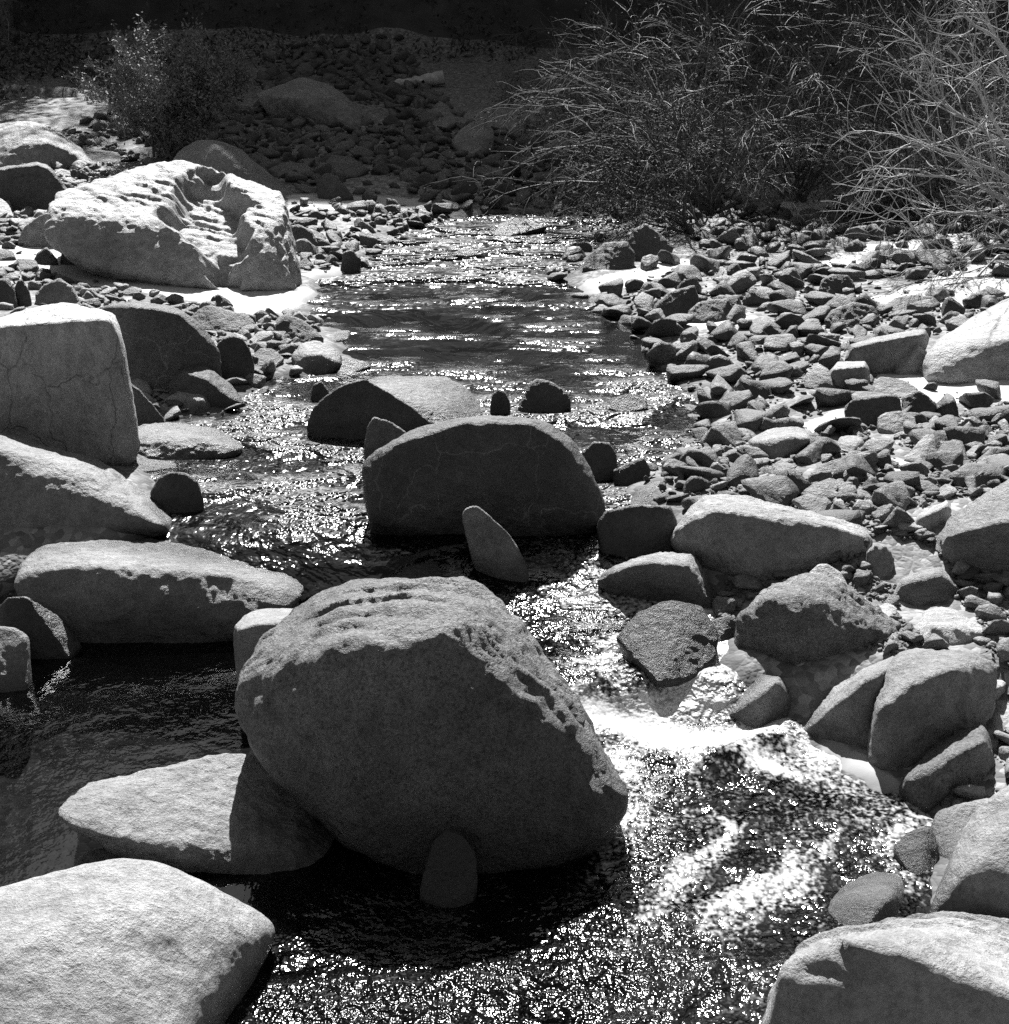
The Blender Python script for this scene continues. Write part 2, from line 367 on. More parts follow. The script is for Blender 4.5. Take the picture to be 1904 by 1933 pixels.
seed_k = [0]
def rock(label, out_pts, ins=(), dep=.5, crest=.45, base=None, mat='grey', p=16, rough=1., dents=(), cat='boulder', name='boulder', sink=.18, wet=None, lift=0., steps=0., band=.15, lump=.032):
    seed_k[0] += 1
    o2 = np.array([q[:2] for q in out_pts], float)
    ymin, ymax = o2[:, 1].min(), o2[:, 1].max()
    if base is None:
        base = (o2[o2[:, 1] > ymax - .12 * (ymax - ymin), 0].mean(), ymax)
    B = on_ground(*base); Y0 = B[1]
    P = []
    cx, cy = o2[:, 0].mean(), ymax - .35 * (ymax - ymin)
    for q in out_pts:
        h = (ymax - q[1]) / (ymax - ymin + 1e-6)
        t = q[2] if len(q) > 2 else crest * h ** .6
        P.append(at_y(q[0], q[1], Y0 + t * dep))
        P.append(at_y(cx + (q[0] - cx) * .78, cy + (q[1] - cy) * .78, Y0 + dep * (.75 + .25 * t)))
        if h < .35:
            b = at_y(q[0], q[1], Y0 + t * dep); b2 = b.copy(); b2[2] -= sink; b2[1] += .12 * dep; P.append(b2)
    for q in ins: P.append(at_y(q[0], q[1], Y0 + q[2] * dep))
    P = np.array(P)
    if DEBUG:
        tops = np.array([at_y(q[0], q[1], Y0 + (q[2] if len(q) > 2 else crest * ((ymax - q[1]) / (ymax - ymin + 1e-6)) ** .6) * dep) for q in out_pts]); k_ = tops[:, 2].argmax(); print('ROCK %-60s Y0 %.2f z0 %.2f ztop %.2f @dY %.2f  width %.2f' % (label[:60], Y0, B[2], tops[k_, 2] - B[2], tops[k_, 1] - Y0, np.ptp(P[:, 0])), 'insz', [round(float(at_y(q[0], q[1], Y0 + q[2] * dep)[2] - B[2]), 2) for q in ins])
    px = max(np.ptp(o2[:, 0]), np.ptp(o2[:, 1]))
    n = 7 if px > 330 else 6 if px > 150 else 5 if px > 60 else 4
    V, F = body(P, n, p * 2.6)
    s = np.ptp(P, axis=0).mean() / 2
    off = np.array((31.7, 17.3, 5.1)) * seed_k[0] % 97
    Nv = vnormals(V, F)
    q = V / s + off
    h = lump * fbm(q * 1.3, 2) + rough * (.030 * (ridged(q * 2.6, 3) - .45) + .020 * fbm(q * 8, 4))
    if steps:       # broken ledges on the upper side
        tt = (V[:, 1] + .3 * V[:, 0] - .5 * V[:, 2]) / s * 6.5 + 1.5 * fbm(q * np.array((.8, 1.9, 1.9)), 3) + .4 * fbm(q * np.array((2.2, 6, 6)), 2)
        fr_ = tt - np.floor(tt)
        terr = sstep(0, .3, fr_) * (1 - fr_)
        tt2 = tt * 2.3 + .8 * fbm(q * 8 + 3, 2); fr2 = tt2 - np.floor(tt2)
        terr = terr * sstep(-.15, .2, fbm(q * np.array((.8, 1.6, 1.6)) + 40, 2)) + .4 * sstep(0, .3, fr2) * (1 - fr2) * sstep(-.1, .2, fbm(q * 2 + 60, 2))
        h = h + steps * .045 * terr * sstep(.15, .6, Nv[:, 2])
    V = V + Nv * (h * s)[:, None]
    for (dx, dy, dt, rx, rz, dd) in dents:      # hollows broken out of the body
        c = at_y(dx, dy, Y0 + dt * dep); e = ((V[:, 0] - c[0] + .5 * (V[:, 2] - c[2])) / rx) ** 2 + ((V[:, 2] - c[2]) / rz) ** 2 + ((V[:, 1] - c[1]) / np.where(V[:, 1] > c[1], 1.6, 6.0) / max(rx, rz)) ** 2
        e = e + 1.5 * fbm(V * 1.8 + off, 3)
        k = 1 - sstep(.3, 1.25, e)
        V[:, 1] += .55 * dd * k; V[:, 2] -= .9 * dd * k
    V[:, 2] += lift
    c = np.array((B[0], Y0 + dep * .4, B[2]))
    w = wet_and_shade(V, band)
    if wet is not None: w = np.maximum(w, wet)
    ob = link(name, mesh_np(name, V - c, F, M[mat], True, {'wet': w}), None, c)
    FOOT.append((c[0], Y0 + dep * .45, np.ptp(P[:, 0]) / 2 * .85, dep * .5))
    return tag(ob, label, cat)
DEBUG = False
FOOT = []       # where the boulders stand, so that loose stones keep out of them
# ------------------------------------------------------------------ ground
def grid(ys, us, width):
    Y = np.repeat(ys, len(us)); U = np.tile(us, len(ys)); X = U * width(Y)
    nr, nc = len(ys), len(us)
    i = np.arange(nr * nc).reshape(nr, nc)
    F = np.stack([i[:-1, :-1], i[:-1, 1:], i[1:, 1:], i[1:, :-1]], -1).reshape(-1, 4)
    return X, Y, F
SAND = [[(-200, 462), (60, 464), (118, 462), (118, 490), (170, 496), (245, 510), (300, 528), (360, 542), (455, 545), (560, 552), (604, 553), (596, 570), (540, 588), (490, 600), (440, 590), (390, 570), (300, 558), (200, 545), (130, 525), (60, 508), (-200, 500)],
        [(540, 366), (680, 372), (800, 376), (835, 392), (760, 398), (700, 393), (640, 398), (545, 396)],
        [(560, 520), (600, 508), (690, 503), (680, 520), (600, 532)],
        [(1460, 395), (1480, 382), (1560, 378), (1640, 388), (1600, 405), (1500, 410)],
        [(1520, 500), (1600, 468), (1700, 455), (1860, 440), (1880, 460), (1720, 478), (1640, 500), (1560, 512)],
        [(1640, 565), (1760, 525), (1860, 495), (2000, 490), (2000, 565), (1800, 580), (1700, 585)],
        [(1640, 705), (1760, 708), (2000, 715), (2000, 755), (1780, 760), (1700, 740)],
        [(1275, 606), (1300, 590), (1400, 588), (1410, 608), (1340, 622), (1290, 620)],
        [(1060, 552), (1110, 532), (1230, 502), (1330, 485), (1330, 500), (1240, 525), (1130, 556)],
        [(1500, 800), (1590, 775), (1610, 800), (1520, 830)],
        [(1640, 880), (1690, 862), (1740, 872), (1700, 895)],
        [(1530, 1392), (1580, 1398), (1620, 1420), (1660, 1450), (1705, 1488), (1700, 1508), (1640, 1490), (1590, 1462), (1550, 1425)]]
SANDXY = [np.array([on_ground(*q)[:2] for q in s]) for s in SAND]
def sand_amount(X, Y):
    s = np.full(np.shape(X), -9.)
    for k, pl in enumerate(SANDXY): s = np.maximum(s, -poly_sd(pl, X, Y))
    q = np.stack([X, Y, 0 * np.asarray(X)], 1)
    base = .45 * sstep(-.05, .25, fbm(q * np.array((.9, .7, 1)) + 61, 3)) * sstep(9.5, 11.5, Y) * (poly_sd(SXY, X, Y) > .1) * (np.abs(X) > 0) * sstep(20.5, 19, Y)
    return np.maximum(np.clip(.5 + s / .25, 0, 1), base)
ys = np.concatenate([np.linspace(-40, -6, 18), np.linspace(-5, 2, 8), np.exp(np.linspace(math.log(2.2), math.log(32), 430)), np.linspace(32.3, 47, 40), np.linspace(49, 110, 14)])
us = np.sort(np.concatenate([np.linspace(-1, 1, 400), np.linspace(-4, -1.02, 26), np.linspace(1.02, 4, 26)]))
X, Y, F = grid(ys, us, lambda y: .40 * np.maximum(y, 2) + .9 + 6.5 * (y < 2.1))
Z = ground_z(X, Y); V = np.stack([X, Y, Z], 1)
sa = sand_amount(X, Y)
wetg = (1 - sstep(.0, .05, Z - water_z(X, Y))) * (poly_sd(SXY, X, Y) < .5)
fy = V[F].mean(1)[:, 1]
fx = np.abs(V[F].mean(1)[:, 0])
near = (fy < 29.5) & (fx < 7.5 + .16 * np.maximum(fy, 0)) & (fy > -5.5)
def sub(Fk):
    u, inv = np.unique(Fk, return_inverse=True); return u, inv.reshape(Fk.shape)
u, f = sub(F[near]); gnd = link('ground', mesh_np('ground', V[u], f, M['ground'], True, {'sand': sa[u], 'wet': wetg[u]})); tag(gnd, kind='structure')
u, f = sub(F[~near]); tag(link('hillside', mesh_np('hillside', V[u], f, M['soil'], True)), kind='structure')  # also holds the unseen side and rear slopes added as sky blockers

# ------------------------------------------------------------------ water
ys = np.exp(np.linspace(math.log(2.6), math.log(20.5), 620)); us = np.linspace(-1.15, 1.15, 500)
X, Y, F = grid(ys, us, lambda y: .36 * y + .15)
sdw = poly_sd(SXY, X, Y)
q = np.stack([X, Y, np.zeros_like(X)], 1)
rapid = np.exp(-((Y - 6.0) / .9) ** 2) * sstep(-.1, .5, X)
pool = np.exp(-((Y - 11.4) / 1.3) ** 4)
leftpool = sstep(-.3, -.8, X) * sstep(7.0, 6.2, Y) * sstep(3.9, 4.4, Y)
chop = (.75 + .35 * fbm(q * np.array((.8, .5, 1)) + 2, 2)) * (1 - .62 * pool) * (1 - .85 * leftpool) + .5 * rapid
chop = chop + .6 * np.exp(-((Y - 15.0) / 1.6) ** 2) + .12 * (1 - leftpool)
patch = sstep(-.25, .35, fbm(q * np.array((1.5, 1.9, 1)) + 21, 3))
lo_ = sstep(9.6, 10.6, Y) * sstep(13.4, 12.4, Y)
chop = chop * (.3 + 1.0 * patch) * (1 - .55 * lo_ * (1 - sstep(-.05, .3, fbm(q * np.array((.9, 3.2, 1)) + 71, 3))))
fast = sstep(5.9, 5.2, Y) * sstep(.0, .45, X)
chop = chop * (1 - .3 * fast)
chop = chop * (1 + .3 * sstep(6.6, 7.6, Y) * (1 - .5 * lo_)) + .1 * sstep(12.8, 13.8, Y)
amp = .006 + .035 * rapid + .012 * sstep(6.5, 4.0, Y) * sstep(-.6, .3, X) + .008 * np.exp(-((Y - 15.0) / 1.6) ** 2)
amp = amp * (1 - .7 * leftpool) * (1 - .5 * pool)
wav = fbm(q * np.array((2.2, 3.4, 1)) + 4, 2) + .6 * ridged(q * np.array((4.5, 7, 1)) + 8, 2) - .3
fine_w = fbm(q * np.array((11, 15, 1)) + 14, 2)
Z = water_z(X, Y) + .045 * np.exp(-((Y - 5.42 - .12 * np.sin(X * 6)) / .12) ** 2) * sstep(.15, .4, X) * sstep(1.4, 1.1, X) * (1 + .6 * fbm(q * 4 + 3, 2)) + amp * wav + .18 * amp * fine_w * sstep(14, 8, Y)
mid = np.interp(Y, [3.2, 4.2, 4.8, 5.4, 6.2, 7], [.5, .8, .95, .75, .45, .4])      # the thread of the current
warp = .35 * fbm(q * 1.3 + 91, 2)
flow = np.stack([(X - mid + warp) * 4.5, (Y + .6 * warp) * 1.5, 0 * X], 1)
core = np.exp(-((X - mid) / .42) ** 2)
fo = (.10 + .75 * sstep(-.1, .5, fbm(flow + 51, 4)) * (.35 + .65 * core)) * sstep(6.2, 5.6, Y) * sstep(3.4, 4.8, Y) * sstep(.1, .5, X)
fo = np.maximum(fo, .9 * np.exp(-((Y - 5.55 - .12 * np.sin(X * 6)) / .13) ** 2) * sstep(.2, .4, X) * sstep(1.35, 1.1, X))
fo = fo + rapid * (.15 + .7 * sstep(-.3, .4, fbm(q * np.array((1.6, 2.4, 1)) + 31, 3)))
keep = sdw[F].min(1) < .55
u, f = sub(F[keep])
V = np.stack([X, Y, Z], 1)[u]
wtr = link('water', mesh_np('water', V, f, M['water'], True, {'reach': (sstep(6.2, 7.6, Y) + sstep(10.5, 13, Y))[u], 'chop': np.clip(chop[u], .05, 3), 'foam': np.clip(fo[u], 0, 1)})); tag(wtr, kind='structure')
# ------------------------------------------------------------------ boulders, each its own object (outline points: image x, y[, share of depth])
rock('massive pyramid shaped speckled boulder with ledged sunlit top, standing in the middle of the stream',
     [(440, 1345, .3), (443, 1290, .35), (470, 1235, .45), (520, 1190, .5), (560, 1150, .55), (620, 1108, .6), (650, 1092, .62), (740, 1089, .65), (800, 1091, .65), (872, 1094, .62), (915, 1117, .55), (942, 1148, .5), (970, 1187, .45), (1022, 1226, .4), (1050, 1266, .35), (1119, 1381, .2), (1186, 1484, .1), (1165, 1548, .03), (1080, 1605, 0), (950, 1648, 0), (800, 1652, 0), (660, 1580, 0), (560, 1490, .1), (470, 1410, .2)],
     [(495, 1278, .3), (560, 1238, .22), (620, 1240, .17), (695, 1215, .14), (775, 1204, .14), (815, 1174, .2), (865, 1177, .18), (906, 1136, .3), (955, 1182, .28), (700, 1440, .0), (950, 1420, .02), (560, 1370, .12)], 1.35, base=(880, 1650), mat='speck', p=15, rough=1.0, steps=.9, band=.6, lump=.012)  # tall band: beyond the damp line it paints the shaded base darker
rock('grey boulder with smooth sunlit top, tucked behind the left shoulder of the pyramid',
     [(440, 1215), (441, 1182, .3), (470, 1156, .6), (500, 1149, .7), (580, 1149, .7), (620, 1180), (620, 1330, 0), (450, 1330, 0)],
     [(452, 1188, .12), (500, 1176, .12), (570, 1182, .12)], .6, base=(530, 1385), mat='grey', p=20, rough=.6)
rock('low flat boulder half in sun and half in shade, under the pyramid boulder',
     [(108, 1535, .15), (125, 1510, .3), (165, 1480, .6), (300, 1456, .8), (430, 1422, .95), (560, 1430, 1), (660, 1530, .8), (690, 1640, .3), (650, 1700, 0), (560, 1690, 0), (430, 1652, 0), (290, 1605, 0), (200, 1580, 0), (120, 1552, .05)],
     [(150, 1537, .12), (260, 1566, .1), (420, 1588, .12), (560, 1610, .12)], .58, base=(430, 1655), mat='grey', p=18, rough=1.1)
rock('very big smooth pale boulder glowing in the sun at the lower left corner',
     [(-140, 1725, .66), (0, 1690, .71), (60, 1683, .72), (105, 1640, .8), (150, 1620, .84), (245, 1611, .86), (338, 1630, .87), (420, 1676, .86), (518, 1724, .88), (541, 1763, .88), (525, 1791, .86), (455, 1845, .76), (400, 1900, .62), (315, 1970, .48), (200, 2250, 0), (-140, 2250, 0)],
     [(0, 1790, .4), (200, 1722, .55), (330, 1705, .64), (450, 1745, .71), (150, 1850, .38), (350, 1822, .53), (250, 1930, .36), (100, 2010, .27)], 1.15, base=(200, 2250), mat='pale', p=8, rough=.45)
rock('small grey hump showing just behind the big pale boulder at the lower left',
     [(140, 1625), (165, 1605), (240, 1597), (285, 1607), (312, 1632), (290, 1665), (150, 1665)], (), .35, base=(230, 1672), mat='grey', cat='rock', name='stone', rough=.5)
rock('long flat topped boulder with bright sunlit top and dark front, above the black pool',
     [(26, 1103, .1), (38, 1066, .3), (70, 1042, .5), (98, 1018, .62), (154, 1005, .7), (196, 1001, .72), (262, 1005, .72), (322, 1013, .72), (371, 1028, .68), (455, 1056, .55), (560, 1092, .35), (579, 1112, .25), (550, 1146, .1), (455, 1152, .03), (430, 1196, 0), (300, 1240, 0), (150, 1230, 0), (50, 1170, .02)],
     [(50, 1076, .14), (147, 1066, .12), (245, 1100, .08), (385, 1105, .1), (455, 1088, .15), (545, 1108, .2)], 1.1, base=(300, 1215), mat='grey', p=18, rough=1.0, band=.3)  # foot drawn lower and band raised to paint in its dark reflection
rock('dark low ledge at the foot of the long flat topped boulder',
     [(-20, 1160), (16, 1128, .3), (50, 1128, .3), (110, 1165), (150, 1215), (130, 1245, 0), (-20, 1255, 0)], (), .4, base=(80, 1250), wet=.9, mat='dark', cat='rock', name='boulder', p=20)
rock('broad smooth boulder sloping down from the left edge to the water in a sunlit ridge',
     [(-90, 795, .5), (0, 815, .5), (70, 836, .5), (196, 873, .48), (245, 905, .42), (297, 948, .35), (332, 977, .25), (305, 992, 0), (200, 1002, 0), (60, 1035, 0), (-90, 1045, 0)],
     [(-60, 830, .2), (63, 866, .2), (168, 890, .2), (240, 930, .2), (297, 962, .2), (60, 940, .05)], 1.15, base=(180, 1005), mat='grey', p=16, rough=.8)
rock('tall square cracked boulder with flat top, standing at the left edge',
     [(-60, 622, .4), (0, 600, .5), (35, 590, .55), (90, 577, .6), (120, 573, .6), (170, 580, .55), (210, 592, .45), (225, 614, .3), (232, 640, .2), (247, 745, .15), (249, 795, .12), (228, 852, .05), (150, 882, 0), (0, 874, 0), (-60, 870, 0)],
     [(-60, 630, .06), (0, 617, .08), (60, 611, .06), (130, 611, .05), (205, 605, .08), (224, 660, .06), (120, 760, 0), (0, 760, 0)], 1.0, base=(120, 880), mat='block', p=38, rough=.8)
rock('dark sliver of rock leaning on the left side of the square cracked boulder',
     [(-70, 640), (0, 654), (14, 690), (24, 760), (27, 845), (-70, 865)], (), .4, base=(0, 866), mat='dark', cat='rock', p=30)
rock('large dark boulder with a pale seam, right behind the square cracked boulder',
     [(185, 582), (250, 569), (330, 579), (370, 604), (400, 640), (415, 670), (412, 702), (390, 725), (300, 738), (230, 738), (200, 640)],
     [(250, 580, .12), (335, 592, .12), (388, 645, .12)], .75, crest=.3, base=(330, 738), mat='vein', p=18)
rock('rounded dark boulder at the water edge beside the seamed boulder',
     [(405, 660), (412, 645), (432, 634), (456, 637), (472, 660), (480, 690), (470, 712), (440, 724), (412, 716)], (), .4, crest=.35, mat='dark', p=12, name='stone', cat='rock')
rock('dark wedge boulder with a sunlit stripe along its sloping back, below the seamed boulder',
     [(318, 725), (341, 698, .5), (371, 685, .55), (391, 692, .5), (437, 727, .4), (463, 762, .2), (440, 772), (395, 780), (335, 765)],
     [(346, 703, .2), (388, 716, .15), (440, 754, .12)], .55, mat='dark', p=22)
rock('small pale rounded rock with bright top near the square cracked boulder',
     [(300, 765), (318, 748), (345, 736, .6), (375, 734, .6), (393, 748, .5), (398, 770), (390, 784), (360, 788), (310, 778)], [(335, 764, .2), (382, 753, .15)], .35, mat='pale', cat='rock', name='stone', p=14)
rock('dark triangular rock touching the right side of the square cracked boulder',
     [(236, 718), (262, 735), (285, 760), (316, 800), (300, 812), (240, 818)], (), .4, crest=.3, mat='dark', cat='rock', name='stone', p=26)
rock('small grey rock behind the dark triangular rock',
     [(238, 706), (262, 701), (276, 715), (290, 740), (270, 746), (242, 730)], (), .3, mat='grey', cat='rock', name='stone')
rock('tiny dark pebble sitting above the small pale rounded rock',
     [(318, 748), (322, 737), (334, 732), (350, 734), (352, 742), (340, 752)], (), .12, mat='dark', cat='rock', name='stone')
rock('long flat grey rock with two layered lobes at the edge of the bright run',
     [(228, 851), (246, 812, .6), (266, 800, .75), (332, 799, .8), (413, 811, .7), (428, 820, .6), (459, 842, .35), (428, 858, .05), (350, 868, 0), (266, 866, 0)],
     [(250, 826, .2), (330, 820, .25), (340, 836, .1), (400, 833, .15), (450, 848, .12)], .65, mat='grey', cat='rock', name='stone', p=20, rough=1.3)
rock('dark rounded boulder standing in the water beside the broad sloping boulder',
     [(283, 930), (298, 902), (320, 891), (350, 892), (375, 910), (384, 940), (380, 962), (350, 977), (298, 972)], (), .4, crest=.3, mat='dark', cat='rock', name='stone', p=12)
rock('thin pale rock shelf at the water line under the square cracked boulder',
     [(222, 872), (248, 862), (330, 873), (334, 881), (290, 890), (245, 893)], (), .3, crest=.9, mat='pale', cat='rock', name='stone')
rock('huge pale boulder with a hollow in its bright top, upper left sand bank',
     [(86, 450, .1), (88, 400, .2), (105, 370, .35), (182, 360, .45), (224, 338, .6), (290, 310, .75), (336, 306, .8), (381, 315, .78), (448, 335, .7), (490, 356, .6), (525, 359, .55), (540, 385, .45), (547, 444, .3), (561, 518, .15), (553, 548, .08), (455, 543, 0), (357, 541, 0), (301, 527, 0), (245, 510, 0), (168, 496, .02), (115, 460, .08)],
     [(98, 392, .2), (150, 415, .13), (230, 436, .1), (332, 470, .06), (395, 456, .07), (450, 443, .09), (490, 462, .1), (535, 400, .33), (350, 520, 0)], 2.1, base=(380, 546), mat='pale', p=22, rough=1.2, dents=[(385, 382, .30, .36, .5, .25)], steps=.9)
rock('grey humped boulder lit on its right slope, behind the huge pale boulder',
     [(325, 306), (332, 290, .4), (371, 265, .5), (402, 265, .5), (451, 279, .5), (490, 315, .42), (518, 336, .35), (552, 368, .2), (500, 376, 0), (400, 376, 0), (335, 350, 0)],
     [(408, 275, .2), (452, 328, .1), (505, 362, .06)], 1.5, base=(470, 374), mat='grey', p=20)
rock('wide boulder with rough sunlit crown and flat shaded face, top of the left bank',
     [(-60, 240), (0, 234), (60, 231), (100, 248), (140, 274), (180, 311), (100, 320), (20, 320), (-60, 318)],
     [(20, 282, .1), (78, 270, .06), (120, 277, .06), (165, 311, .06)], 2.0, crest=.75, base=(100, 320), mat='grey', p=24, rough=1.6, steps=.8)
rock('dark rounded boulder with lit rim at the left edge below the wide boulder',
     [(-40, 325), (0, 317), (70, 306), (90, 312), (115, 340), (137, 372), (130, 393), (60, 400), (-40, 396)], [(0, 322, .12), (72, 312, .12), (92, 320, .12), (117, 366, .12)], 1.0, crest=.3, mat='dark', p=18)
rock('pale rock cut by the left edge beside the dark rounded boulder',
     [(-40, 382), (0, 373), (15, 385), (25, 406), (0, 414), (-40, 414)], (), .5, crest=.7, mat='pale', cat='rock', name='stone')
rock('plain grey triangular rock leaning against the left end of the huge pale boulder',
     [(33, 456), (45, 430), (70, 410), (92, 400), (122, 430), (120, 466), (60, 466)], (), .5, crest=.25, mat='grey', cat='rock', name='stone', p=28)
rock('dark pointed rock standing up from the sand beside the huge pale boulder',
     [(113, 494), (119, 457), (128, 452), (146, 475), (149, 492), (130, 499)], (), .25, crest=.3, mat='dark', cat='rock', name='stone', p=24)
rock('dark lumpy rock lying on the sand left of the pointed rock',
     [(62, 495), (70, 478), (88, 466), (100, 480), (108, 490), (90, 500), (66, 500)], (), .3, crest=.3, mat='dark', cat='rock', name='stone', p=24)
rock('thin dark slab of rock flat on the sand near the left edge',
     [(20, 502), (34, 488), (66, 490), (74, 504), (40, 510)], (), .4, crest=.4, mat='dark', cat='rock', name='stone')
rock('dark block at the left edge, upper end of the sand bar',
     [(-30, 478), (0, 470), (24, 474), (30, 487), (0, 492), (-30, 492)], (), .4, crest=.3, mat='dark', cat='rock', name='stone')
rock('mid grey peaked rock among gravel above the square cracked boulder',
     [(66, 556), (84, 538), (112, 525), (138, 542), (152, 572), (100, 580), (72, 578)], (), .5, crest=.3, mat='grey', cat='rock', name='stone', p=24)
rock('dark upright rock at the left edge above the square cracked boulder',
     [(-30, 535), (0, 526), (15, 524), (27, 545), (30, 574), (0, 584), (-30, 584)], (), .5, crest=.3, mat='dark', cat='rock', name='stone', p=22)
rock('narrow dark rock wedged right of the upright rock at the left edge',
     [(26, 548), (32, 530), (42, 527), (56, 550), (58, 574), (36, 580)], (), .35, crest=.3, mat='dark', cat='rock', name='stone', p=22)
rock('angular dark rock at the lower tip of the sand bar',
     [(356, 605), (372, 586), (392, 577), (420, 583), (470, 596), (482, 612), (440, 626), (378, 624)], (), .6, crest=.35, mat='dark', cat='rock', name='stone', p=26)
rock('small dark rock stuck in the bright sand of the bar',
     [(394, 574), (400, 560), (412, 555), (432, 566), (440, 576), (415, 580)], (), .25, crest=.3, mat='dark', cat='rock', name='stone', p=26)
rock('dark pyramid rock at the water edge just past the sand tip',
     [(516, 634), (521, 612), (540, 594), (562, 600), (586, 615), (609, 637), (570, 648), (528, 645)], (), .5, crest=.35, mat='dark', cat='rock', name='stone', p=22)
rock('pale topped rock sitting in shallow water left of the pool',
     [(550, 672), (567, 650, .5), (595, 642, .6), (623, 652, .5), (645, 672, .4), (645, 690), (612, 706, 0), (560, 706, 0)], [(568, 670, .18), (602, 668, .15), (640, 684, .15)], .5, mat='grey', cat='rock', name='stone', p=16)
rock('low dark rock right of the pale topped rock in the shallows',
     [(632, 695), (650, 677), (690, 682), (700, 691), (672, 703), (636, 706)], (), .35, crest=.5, mat='dark', cat='rock', name='stone')
rock('dark rock at the waterline between the rounded boulder and pale topped rock',
     [(472, 676), (490, 658), (515, 659), (536, 676), (520, 692), (478, 692)], (), .4, crest=.4, mat='dark', cat='rock', name='stone')
rock('small bright flat rock awash at the edge of the calm pool',
     [(610, 638), (630, 626), (660, 623), (656, 639), (630, 645)], (), .4, crest=.9, mat='pale', cat='rock', name='stone')
rock('dark bulky boulder under a lit slab, behind the veined dark boulder',
     [(580, 808), (590, 775), (615, 748), (655, 724), (690, 716), (720, 735), (780, 770), (812, 800), (760, 832), (690, 836), (600, 830)], (), .55, crest=.25, base=(690, 832), mat='dark', p=22)
rock('tilted slab with a grooved sunlit top behind the veined dark boulder',
     [(692, 720, .9), (720, 711, 1), (787, 714, 1), (843, 713, 1), (871, 727, .85), (907, 762, .55), (918, 781, .35), (890, 806, .1), (820, 812, 0), (740, 785, 0), (712, 748, .2)],
     [(722, 738, .25), (790, 760, .15), (825, 796, .05)], .9, base=(800, 808), mat='band', p=24, rough=1.2)
rock('small dark rock in the water left of the bulky dark boulder',
     [(586, 750), (590, 727), (605, 719), (620, 735), (628, 752), (605, 760)], (), .25, crest=.3, mat='dark', cat='rock', name='stone')
rock('grey rock wedged at the left shoulder of the veined dark boulder',
     [(686, 851), (692, 809), (705, 787), (734, 795), (766, 816), (770, 860), (700, 885)], (), .35, crest=.3, base=(715, 885), mat='grey', cat='rock', name='stone', p=18)
rock('very large dark domed boulder with pale veins, in mid stream',
     [(680, 880), (689, 862), (724, 838), (773, 811), (829, 797), (866, 789), (906, 786), (990, 788), (1034, 797), (1069, 818), (1093, 844), (1107, 875), (1125, 914), (1146, 959), (1120, 990, 0), (1000, 1034, 0), (850, 1014, 0), (700, 978, 0), (686, 930)],
     [(740, 842, .1), (870, 799, .12), (1000, 798, .12), (1075, 846, .1), (900, 900, 0), (1000, 950, 0)], .95, crest=.25, base=(900, 1012), mat='vein', p=20, rough=.7)
rock('oblong leaning grey stone in the shade in front of the veined dark boulder',
     [(871, 980), (874, 963), (888, 954), (903, 956), (921, 977), (963, 1008), (984, 1043), (1000, 1089), (993, 1105), (955, 1098), (906, 1056), (878, 1003)], (), .35, crest=.4, base=(975, 1106), mat='grey', cat='rock', name='stone', p=14, rough=.5)
rock('low wet rock with water glittering over it, just behind the pyramid boulder',
     [(735, 1092), (780, 1066), (850, 1057), (882, 1066), (902, 1090), (912, 1120), (800, 1130)], (), .5, crest=.6, base=(840, 1135), mat='dark', cat='rock', name='stone', wet=1., p=12, rough=.5)
rock('dark cap shaped rock standing in the pool behind the veined dark boulder',
     [(978, 768), (997, 725), (1014, 714), (1040, 720), (1075, 745), (1078, 762), (1056, 779), (986, 779)], (), .4, crest=.35, mat='dark', cat='rock', name='stone', p=18)
rock('small dark upright rock left of the cap shaped rock',
     [(924, 776), (928, 746), (940, 734), (955, 741), (964, 765), (962, 781), (934, 783)], (), .25, crest=.3, mat='dark', cat='rock', name='stone', p=14)
rock('low dark rock awash in the bright riffle right of the cap shaped rock',
     [(1148, 772), (1165, 748), (1190, 744), (1220, 755), (1224, 772), (1180, 780)], (), .35, crest=.4, mat='dark', cat='rock', name='stone', wet=1.)
rock('square rock with lit top touching the right flank of the veined dark boulder',
     [(1098, 855), (1120, 835), (1150, 835), (1163, 858), (1167, 902), (1120, 910), (1102, 885)], (), .4, crest=.35, mat='dark', cat='rock', name='stone', p=26)
rock('dark jagged rock right of the square rock',
     [(1158, 888), (1190, 872), (1216, 864), (1227, 885), (1222, 912), (1180, 921), (1160, 908)], (), .35, crest=.3, mat='dark', cat='rock', name='stone', p=26)
rock('pale slanting slab at the water edge below the jagged rock',
     [(1178, 958), (1210, 920), (1235, 910), (1253, 925), (1264, 950), (1230, 965), (1193, 968)], (), .45, crest=.7, mat='grey', cat='rock', name='stone', p=24)
rock('black flat topped rock in shade between the veined boulder and the pale humped boulder',
     [(1128, 990), (1142, 966), (1196, 953), (1266, 958), (1277, 985), (1270, 1045), (1200, 1062), (1138, 1046)], (), .5, crest=.25, mat='dark', p=28)
rock('pale double humped boulder with bright crest on the right bank',
     [(1262, 1022), (1269, 1004), (1287, 992), (1296, 965), (1318, 944), (1353, 935), (1406, 936), (1444, 948), (1483, 958), (1553, 976), (1602, 986), (1635, 1000), (1649, 1022), (1640, 1063), (1590, 1080), (1532, 1085), (1448, 1105), (1343, 1090), (1299, 1045)],
     [(1300, 985, .2), (1353, 962, .14), (1410, 973, .1), (1480, 992, .1), (1553, 990, .15), (1622, 1012, .15), (1410, 1050, 0)], .85, crest=.45, base=(1450, 1103), mat='pale', p=18)
